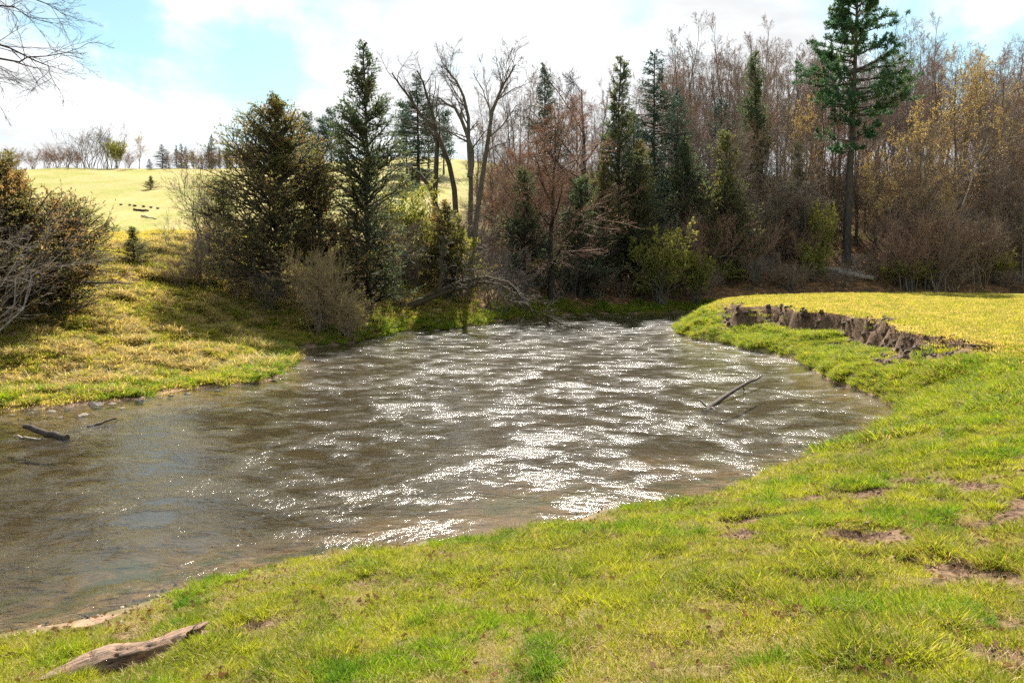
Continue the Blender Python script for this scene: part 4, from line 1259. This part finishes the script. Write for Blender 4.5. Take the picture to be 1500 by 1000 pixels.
P = np.array([-0.1, -0.15, -0.10]) * (1 - t_) + (np.array([b_[0] - a_[0], b_[1] - a_[1], b_[2] + 0.03])) * t_
P[:, 2] += 0.10 * np.sin(t_[:, 0] * 3.1); P[1:-1] += rng.normal(size=(7, 3)) * 0.015
tubes(g, P[None], np.linspace(0.085, 0.032, 9)[None], 8, 0, 0.15, cap=True)
link('stem', g.mesh('stem', [M['bark_dark']], True), sn)
g = Geo()
for q in ([(-0.1, -.1, -.08), (.12, -.2, .03), (.25, -.35, -0.06)], [(0, 0, .05), (-.08, .1, .14), (-.18, .12, .22)]):
    q = np.array(q); tubes(g, q[None], np.array([[.05, .04, .02]]), 7, 0, .15, cap=True)
link('root_fork', g.mesh('root_fork', [M['bark_pale']], True), sn)
g = Geo(); c0 = P[5]
q = np.array([c0, c0 + [0.05, -0.05, -0.12], c0 + [0.02, -0.12, -0.26 - c0[2] * 0.3]]); tubes(g, q[None], np.array([[.02, .016, .01]]), 6, cap=True)
link('side_twig', g.mesh('side_twig', [M['bark_dark']], True), sn)
stone(1093, 586, 0.0, 0.10, 'small dark snag on the water beside the long bare branch', mat=M['stone_dark'])
stone(851, 556, 0.0, 0.14, 'dark wet stone breaking the river surface in the middle', mat=M['stone_dark'])
stone(668, 570, 0.0, 0.12, 'dark wet stone with small twig left of the middle of the river', mat=M['stone_dark'], asp=1.8)
a_ = on_plane(36, 634); b_ = on_plane(98, 643)
log('driftwood', 'brown driftwood log resting in the shallows at left', (a_[0], a_[1], 0.16), (b_[0], b_[1], 0.02), 0.06, 0.085, M['bark_dark'])
a_ = on_plane(20, 641); b_ = on_plane(60, 645)
log('driftwood', 'thin pale stick beside the brown driftwood log at left', (a_[0], a_[1], 0.03), (b_[0], b_[1], 0.02), 0.025, 0.03, M['bark_pale'], sides=6)
for px, py, lb in [(150, 622, 'low clump of sticks and stones right of the left driftwood')]:
    a_ = on_plane(px - 22, py + 3); b_ = on_plane(px + 20, py - 6)
    log('driftwood', 'short dark stick caught in the riffle right of the driftwood log', (a_[0], a_[1], 0.0), (b_[0], b_[1], 0.06), 0.04, 0.03, M['bark_dark'], sides=6)
a_ = at(528, 438, 50.5); b_ = at(566, 462, 49.8)
log('fallen_log', 'thick brown log sloping on the bank behind the willow bushes', (a_[0], a_[1], max(a_[2], H(a_[0], a_[1]) + .2)), (b_[0], b_[1], b_[2]), 0.28, 0.24, M['bark_grey'])


# weathered stump log, bottom left
def drift_mat():
    m, t = base_mat('weathered_wood')
    tcx = t.add('ShaderNodeTexCoord').outputs['Object']
    mp = t.add('ShaderNodeMapping', {'Vector': tcx, 'Scale': (2.2, 26, 26)}).outputs[0]
    n = t.noise(mp, 1.4, 6, 0.7, 1.2)
    n2 = t.noise(tcx, 5, 4, 0.6)
    col = t.mix(t.ramp(n, 0.36, 0.62), (0.045, 0.027, 0.018), (0.30, 0.20, 0.135))
    col = t.mix(t.ramp(n2, 0.45, 0.7), col, (0.30, 0.17, 0.10))
    b = t.add('ShaderNodeBump', {'Height': n, 'Strength': 1.0, 'Distance': 0.02})
    p = t.add('ShaderNodeBsdfPrincipled', {'Base Color': col, 'Roughness': 0.85, 'Normal': b.outputs[0]})
    t.add('ShaderNodeOutputMaterial', {'Surface': p.outputs[0]})
    return m


mdw = drift_mat()
x0, y0 = on_plane(196, 1004, 0.35)
e = thing('driftwood_stump', 'split weathered driftwood stump lying in the grass at bottom left', 'driftwood', (x0, y0, H(x0, y0) + 0.02), rz=R(38), sc=0.82)


def gnarl(L, w, h, seed, tip0=0.35, tip1=0.2):
    na, nb = 90, 40
    u = np.linspace(0, 1, na)[:, None]; a = np.linspace(0, 2 * math.pi, nb, endpoint=False)[None]
    prof = (tip0 + (1 - tip0) * np.clip(u / 0.35, 0, 1) ** 0.7) * (tip1 + (1 - tip1) * np.clip((1 - u) / 0.3, 0, 1) ** 0.6)
    X = (u - 0.5) * L + 0 * a
    rid = 1 - 0.30 * np.exp(-(np.abs(fbm(a * 2.6 + u * 0.8, u * 0.9 + 3, 0.45, 2, seed + 8)) / 0.07) ** 2) + 0.22 * fbm(np.cos(a) * 3 + 9 + 0 * u, np.sin(a) * 3 + u * 1.4, 0.8, 3, seed) + 0.16 * np.abs(fbm(a * 3.2 + seed + u * 1.5, u * 1.2 + 0 * a, 0.5, 3, seed + 3))
    hol = 1 - 0.55 * np.exp(-((u - 0.72) / 0.16) ** 2) * np.exp(-((np.mod(a + 3.1, 6.283) - 4.0) / 0.55) ** 2)
    Yc = np.cos(a) * w * prof * rid * hol + 0.05 * np.sin(u * 5)
    Z = np.sin(a) * h * prof * rid * hol + 0.05 * u
    X = X + 0.10 * (np.cos(a * 2 + seed) + fbm(a * 2, 0 * u + seed, 0.4, 2, 5)) * sstep(np.abs(u - 0.5), 0.35, 0.5) * np.sign(u - 0.5)
    V = np.stack([X, Yc, Z], -1).reshape(-1, 3)
    idx = np.arange(na * nb).reshape(na, nb)
    A_ = idx[:-1]; B_ = idx[1:]
    Q_ = np.stack([A_, np.roll(A_, -1, 1), np.roll(B_, -1, 1), B_], -1).reshape(-1, 4)
    g_ = Geo(); g_.add(V, Q_)
    for k_ in (0, na - 1):
        cc = V.reshape(na, nb, 3)[k_].mean(0) + np.array([0.12 if k_ == 0 else -0.12, 0, 0])
        g_.add(np.vstack([V.reshape(na, nb, 3)[k_], cc]), T=[(j, (j + 1) % nb, nb) for j in range(nb)])
    return g_


def part_at(nm, geo, loc, rot, parent):
    o = link(nm, geo.mesh(nm, [mdw], True), parent)
    o.location = loc; o.rotation_euler = rot
    return o


part_at('trunk_piece', gnarl(1.3, 0.20, 0.14, 4, 0.6, 0.95), (-0.10, 0, 0.08), (0.2, R(-2), 0), e)
part_at('root_prong', gnarl(0.34, 0.085, 0.07, 9, 0.8, 0.9), (0.56, 0.09, 0.11), (0, R(-4), R(16)), e)
part_at('root_prong', gnarl(0.62, 0.09, 0.06, 15, 0.7, 0.8), (0.30, -0.13, 0.04), (0.4, R(3), R(-9)), e)
part_at('splinter', gnarl(0.8, 0.04, 0.03, 21, 0.4, 0.4), (-0.1, 0.09, 0.12), (0, R(-2), R(4)), e)

# ------------------------------------------------------------------ grass tufts (instanced)


def tuft(name, nb, rad, hmin, hmax, wid, mats, dryf, droop=0.5, out=0.5, segs=2):
    g_ = Geo()
    a = rng.random(nb) * 6.28; rr_ = rad * np.sqrt(rng.random(nb))
    B0 = np.stack([np.cos(a) * rr_, np.sin(a) * rr_, np.full(nb, -0.015)], 1)
    az_ = a + rng.normal(size=nb) * 0.9
    L = hmin + (hmax - hmin) * rng.random(nb) ** 1.3
    tilt = out * (0.25 + 0.9 * rng.random(nb))
    W_ = wid * (0.7 + 0.6 * rng.random(nb))
    pts = [B0]; p_ = B0
    for s in range(segs):
        el_ = math.pi / 2 - tilt - droop * (s / max(1, segs - 1)) * (0.4 + rng.random(nb))
        p_ = p_ + np.stack([np.cos(az_) * np.cos(el_), np.sin(az_) * np.cos(el_), np.sin(el_)], 1) * (L / segs)[:, None]
        pts.append(p_)
    fa = rng.random(nb) * 3.14
    Sd = np.stack([np.cos(fa), np.sin(fa), 0 * fa], 1) * W_[:, None] * 0.5
    V = []
    for s in range(segs):
        k_ = 1 - 0.3 * s / segs
        V += [pts[s] - Sd * k_, pts[s] + Sd * k_]
    V.append(pts[segs])
    V = np.stack(V, 1)
    nv = 2 * segs + 1
    base = np.arange(nb) * nv
    for m_ in (0, 1):
        k_ = (rng.random(nb) < dryf) if m_ == 0 else k_
        sel = base[~k_] if m_ == 0 else base[k_]
        for s in range(segs - 1):
            q = np.stack([sel + 2 * s, sel + 2 * s + 1, sel + 2 * s + 3, sel + 2 * s + 2], 1)
            if len(q): g_.Q.append(q); g_.mq.append(np.full(len(q), m_))
        tr = np.stack([sel + 2 * segs - 2, sel + 2 * segs - 1, sel + 2 * segs], 1)
        if len(tr): g_.T.append(tr); g_.mt.append(np.full(len(tr), m_))
    g_.V.append(V.reshape(-1, 3)); g_.n = nb * nv
    return g_.mesh(name, mats, False)


def make_coll(name, meshes):
    c_ = bpy.data.collections.new(name)
    for i_, me in enumerate(meshes):
        o = bpy.data.objects.new('%s_%02d' % (name, i_), me)
        c_.objects.link(o)
    return c_


def scatter(name, pts, rot, scl, idx, coll, label=None, cat=None):
    me = bpy.data.meshes.new(name)
    me.vertices.add(len(pts))
    me.vertices.foreach_set('co', np.asarray(pts, np.float32).ravel())
    for nm_, typ, arr in (('rot', 'FLOAT_VECTOR', rot), ('scl', 'FLOAT_VECTOR', scl), ('pick', 'INT', idx)):
        a_2 = me.attributes.new(nm_, typ, 'POINT')
        a_2.data.foreach_set('vector' if typ == 'FLOAT_VECTOR' else 'value', np.asarray(arr, np.int32 if typ == 'INT' else np.float32).ravel())
    o = link(name, me, kind='stuff')
    ng = bpy.data.node_groups.new(name + '_scatter', 'GeometryNodeTree')
    ng.interface.new_socket('Geometry', in_out='INPUT', socket_type='NodeSocketGeometry')
    ng.interface.new_socket('Geometry', in_out='OUTPUT', socket_type='NodeSocketGeometry')
    N = ng.nodes; Lk = ng.links
    gi = N.new('NodeGroupInput'); go = N.new('NodeGroupOutput')
    ci = N.new('GeometryNodeCollectionInfo'); ci.inputs['Collection'].default_value = coll
    ci.inputs['Separate Children'].default_value = True; ci.inputs['Reset Children'].default_value = True
    ip = N.new('GeometryNodeInstanceOnPoints'); ip.inputs['Pick Instance'].default_value = True
    for nm_, typ, sk in (('rot', 'FLOAT_VECTOR', 'Rotation'), ('scl', 'FLOAT_VECTOR', 'Scale'), ('pick', 'INT', 'Instance Index')):
        na = N.new('GeometryNodeInputNamedAttribute'); na.data_type = typ; na.inputs['Name'].default_value = nm_
        Lk.new(na.outputs['Attribute'], ip.inputs[sk])
    Lk.new(gi.outputs[0], ip.inputs['Points']); Lk.new(ci.outputs[0], ip.inputs['Instance'])
    Lk.new(ip.outputs[0], go.inputs[0])
    md = o.modifiers.new('scatter', 'NODES'); md.node_group = ng
    if label:
        tag(o, label, cat)
    return o


def rots(n, tilt=0.15):
    return np.stack([rng.normal(size=n) * tilt, rng.normal(size=n) * tilt, rng.random(n) * 6.28], 1)


def sample(n, r0, r1, px0, px1, power=1.0):
    """points spread over a wedge seen from the bank, evenly in log-distance when power=0"""
    u = rng.random(n)
    if power == 0:
        r = r0 * (r1 / r0) ** u
    else:
        r = (r0 ** power + u * (r1 ** power - r0 ** power)) ** (1 / power)
    a = np.arctan((px0 + (px1 - px0) * rng.random(n) - 750) / 1167)
    return r * np.sin(a), r * np.cos(a)


G = [M['grass'], M['straw']]; GM = [M['grass_meadow'], M['straw']]; GL = [M['grass_lush'], M['straw']]
near_c = make_coll('grass_tuft', [tuft('grass_tuft', 60, 0.09, 0.025, 0.075, 0.0045, G, 0.12, 0.5, 0.9) for _ in range(3)] +
                   [tuft('grass_tuft', 80, 0.07, 0.05, 0.145, 0.0048, G, 0.10, 0.8, 0.75, 3) for _ in range(2)] +
                   [tuft('grass_tuft', 70, 0.06, 0.06, 0.15, 0.005, GL, 0.04, 0.7, 0.7, 3)] +
                   [tuft('grass_tuft', 26, 0.09, 0.06, 0.16, 0.0035, [M['straw'], M['straw']], 0.5, 0.9, 0.9, 3)])


def near_grass():
    N_ = 135000
    x, y = sample(N_, 2.2, 26, -260, 1800, 0.75)
    z, soil, wood, bed, dn, df, ins, ns = terrain(x, y)
    k = ns & ~ins & (dn > 0.15 + 0.7 * np.clip(fbm(x, y, 1.6, 2, 311), 0, 1)) & (rng.random(N_) > soil * 1.15) & (rng.random(N_) < 0.38 + 0.9 * sstep(fbm(x, y, 0.30, 2, 313), -0.30, 0.2))
    x, y, z, dn, soil = x[k], y[k], z[k], dn[k], soil[k]
    n = len(x)
    h = fbm(x, y, 0.5, 3, 301) + 0.5 * fbm(x, y, 2.6, 2, 303)
    r_ = rng.random(n)
    pick = rng.integers(0, 3, n)
    pick = np.where((h > 0.20) & (r_ < 0.6), rng.integers(3, 5, n), pick)
    lush = fbm(x, y, 0.9, 3, 305)
    pick = np.where((lush > 0.26) & (r_ > 0.5), 5, pick)
    pick = np.where(rng.random(n) < 0.045 + 0.2 * (soil > 0.08), 6, pick)
    s = (0.75 + 0.5 * rng.random(n)) * (1 + 0.35 * np.clip(h, -0.5, 0.8)) * (1 + 0.028 * np.clip(np.hypot(x, y) - 8, 0, 30))
    sc_ = np.stack([s * (1 + 0.03 * np.clip(np.hypot(x, y) - 8, 0, 30)), s * (1 + 0.03 * np.clip(np.hypot(x, y) - 8, 0, 30)), s], 1)
    return np.stack([x, y, z], 1), rots(n), sc_, pick


scatter('grass', *near_grass(), near_c, 'short spring grass covering the near bank', 'grass')

mead_c = make_coll('meadow_tuft', [tuft('meadow_tuft', 60, 0.30, 0.03, 0.085, 0.013, GM, 0.25, 0.4, 0.9) for _ in range(3)] + [tuft('meadow_tuft', 60, 0.26, 0.06, 0.14, 0.013, G, 0.15, 0.5, 0.7)] +
                   [tuft('meadow_tuft', 90, 0.22, 0.10, 0.26, 0.013, GL, 0.12, 0.9, 0.8, 3), tuft('meadow_tuft', 90, 0.22, 0.10, 0.26, 0.013, G, 0.2, 0.9, 0.8, 3)])


def meadow_grass():
    N_ = 62000
    x, y = sample(N_, 17, 66, 880, 1640, 1.5)
    z, soil, wood, bed, dn, df, ins, ns = terrain(x, y)
    k = ns & ~ins & (dn > 0.05) & ((soil < 0.35 + 0.2 * rng.random(N_)) | (rng.random(N_) < 0.30 * sstep(fbm(x, y, 0.7, 2, 331), -0.1, 0.3)))
    x, y, z, dn = x[k], y[k], z[k], dn[k]
    n = len(x)
    pick = rng.integers(0, 4, n)
    slope = (z < 1.35)
    pick = np.where(slope, rng.integers(4, 6, n), pick)
    s = (0.8 + 0.5 * rng.random(n)) * np.where(slope, 0.65 + 0.8 * np.clip(fbm(x, y, 0.8, 2, 317) + 0.3, 0, 1), 1)
    return np.stack([x, y, z], 1), rots(n, 0.12), np.stack([s, s, s], 1), pick


scatter('meadow_grass', *meadow_grass(), mead_c, 'close cropped yellow green grass on the flat meadow', 'grass')

tus_c = make_coll('tussock', [tuft('tussock', 170, 0.20, 0.14, 0.38, 0.014, [M['grass_meadow'], M['straw']], 0.6, 1.5, 0.8, 3) for _ in range(2)] +
                  [tuft('tussock', 150, 0.22, 0.10, 0.28, 0.014, [M['grass'], M['straw']], 0.25, 1.2, 0.9, 3), tuft('tussock', 150, 0.22, 0.10, 0.26, 0.014, [M['grass_lush'], M['straw']], 0.05, 1.0, 0.8, 3)] +
                  [tuft('tussock', 80, 0.30, 0.04, 0.12, 0.014, [M['grass_meadow'], M['straw']], 0.35, 0.5, 0.9)])


def left_grass():
    N_ = 52000
    x, y = sample(N_, 20, 62, -260, 700, 1.2)
    z, soil, wood, bed, dn, df, ins, ns = terrain(x, y)
    k = ~ns & ~ins & (df > 0.08) & (rng.random(N_) > soil * 1.1) & (rng.random(N_) > wood * 0.85)
    x, y, z, df = x[k], y[k], z[k], df[k]
    n = len(x)
    c_ = fbm(x, y, 0.9, 3, 321)
    low = np.exp(-df / 2.0)
    pick = np.full(n, 4)
    r_ = rng.random(n)
    tus = (c_ > 0.10) & (df < 16)
    pick = np.where(tus, rng.integers(0, 3, n), pick)
    pick = np.where(r_ < low * 0.9 * sstep(c_ + 0.5 * fbm(x, y, 2.5, 2, 323), -0.45, 0.15), 3, pick)
    pick = np.where((~tus) & (r_ < 0.22) & (df < 14), 2, pick)
    s = (0.7 + 0.6 * rng.random(n)) * (1 + 1.0 * np.clip(c_, 0, 0.6))
    return np.stack([x, y, z], 1), rots(n, 0.15), np.stack([s, s, s], 1), pick


scatter('bank_grass', *left_grass(), tus_c, 'tussocky green and straw grass on the sunny left bank', 'grass')


def shore_grass():
    N_ = 9000
    i_ = rng.integers(0, len(farW) - 1, N_)
    x = farW[i_, 0] + rng.normal(size=N_) * 0.7; y = farW[i_, 1] + rng.random(N_) * 2.2
    z, soil, wood, bed, dn, df, ins, ns = terrain(x, y)
    k = ~ns & ~ins & (y > 40) & (np.abs(x) < 70)
    x, y, z = x[k], y[k], z[k]
    n = len(x)
    s = 0.9 + 0.7 * rng.random(n)
    return np.stack([x, y, z], 1), rots(n, 0.15), np.stack([s, s, s], 1), rng.integers(2, 4, n)


scatter('shore_grass', *shore_grass(), tus_c, 'lush green grass fringing the shaded far shore', 'grass')

# crumbled soil on the cut bank and in the trodden hollows
clod_c = make_coll('soil_clod', [rock_mesh('soil_clod', 0.09, M['soil_clod'], 0.8, 30 + s, 1) for s in range(4)])


def clods():
    N_ = 60000
    x, y = sample(N_, 4, 46, 600, 1500, 1.0)
    z, soil, wood, bed, dn, df, ins, ns = terrain(x, y)
    k = ns & ~ins & (soil > 0.45) & (rng.random(N_) < 0.35)
    x, y, z = x[k], y[k], z[k]
    n = len(x)
    s = (0.12 + 0.012 * np.hypot(x, y)) * (0.4 + 1.2 * rng.random(n) ** 2) * np.where(np.hypot(x, y) > 18, 2.2, 1.0)
    return np.stack([x, y, z], 1), rots(n, 1.0), np.stack([s, s, s], 1), rng.integers(0, 4, n)


scatter('soil_crumbs', *clods(), clod_c, 'dark crumbled soil on the eroded cut bank', 'soil')

# ------------------------------------------------------------------ labels of the members of rows, counted along the row
for grp, fmt in (('pine stand on the hill', '%s from the left in the dark pine stand behind the brown cedar'),
                 ('evergreens on the far crest', '%s small evergreen from the left in the row on the far crest'),
                 ('shrubs on the far crest', '%s reddish leafless shrub from the left along the far crest'),
                 ('shrubs lining the far shore', '%s low tangled shrub from the left on the shaded far shore'),
                 ('stones along the left waterline', '%s rough stone from the left along the left waterline'),
                 ('row of stones in the field', '%s dark stone from the left in the short row across the field')):
    mem = [o for o in COL.objects if o.get('group') == grp]
    mem.sort(key=lambda o: o.location.x / o.location.y)
    for o, w_ in zip(mem, ORD):
        o['label'] = fmt % w_


# gravel and mud lumps along the near waterline and in the shallows
peb_c = make_coll('pebble', [rock_mesh('pebble', 0.03, [M['stone'], M['stone_dark'], M['bark_pale']][q % 3], 0.55, 50 + q, 1) for q in range(5)])


def pebbles():
    i_ = rng.integers(0, len(nearW) - 1, 16000)
    x = nearW[i_, 0] + rng.normal(size=16000) * 0.5; y = nearW[i_, 1] + rng.normal(size=16000) * 0.5
    z, soil, wood, bed, dn, df, ins, ns = terrain(x, y)
    k = (np.hypot(x, y) < 24) & (dn < 0.9) & (z > -0.10) & (rng.random(16000) < 0.25 + 0.8 * sstep(fbm(x, y, 1.2, 2, 351), -0.2, 0.3))
    x, y, z = x[k], y[k], z[k]
    n = len(x)
    sc2 = 0.35 + 1.1 * rng.random(n) ** 2.5 * (1 + 0.04 * np.hypot(x, y))
    return np.stack([x, y, z + 0.004], 1), rots(n, 0.5), np.stack([sc2, sc2, sc2], 1), rng.integers(0, 5, n)


scatter('shore_gravel', *pebbles(), peb_c, 'small gravel and mud lumps along the near waterline', 'gravel')


# scattered dead leaves and straw on the near bank
dl = Geo()
leaves(dl, np.array([[0, 0, 0.004]]), np.array([[1.0, 0.1, 0.12]]), 0.05, 0.03)
dl2 = Geo()
leaves(dl2, np.array([[0, 0, 0.004], [0.01, 0, 0.01]]), np.array([[1.0, 0.3, 0.25], [0.2, 1.0, 0.2]]), 0.045, 0.025)
M['dead_leaf'] = leaf_mat('dead_leaf', (0.16, 0.09, 0.045), (0.34, 0.21, 0.11), None, 0.2)
dl_c = make_coll('dead_leaf', [dl.mesh('dead_leaf', [M['dead_leaf']]), dl2.mesh('dead_leaf', [M['dead_leaf']])])


def dead_leaves():
    x, y = sample(16000, 2.4, 20, -200, 1750, 0.8)
    z, soil, wood, bed, dn, df, ins, ns = terrain(x, y)
    k = ns & ~ins & (dn > 0.2) & (rng.random(16000) < 0.25 + 0.9 * sstep(fbm(x, y, 0.8, 3, 361), -0.1, 0.35))
    x, y, z = x[k], y[k], z[k]
    n = len(x)
    q = 0.6 + 1.0 * rng.random(n)
    return np.stack([x, y, z + 0.012 + 0.02 * rng.random(n)], 1), rots(n, 0.5), np.stack([q, q, q], 1), rng.integers(0, 2, n)


scatter('fallen_leaves', *dead_leaves(), dl_c, 'brown dead leaf scraps lying in the near grass', 'leaves')
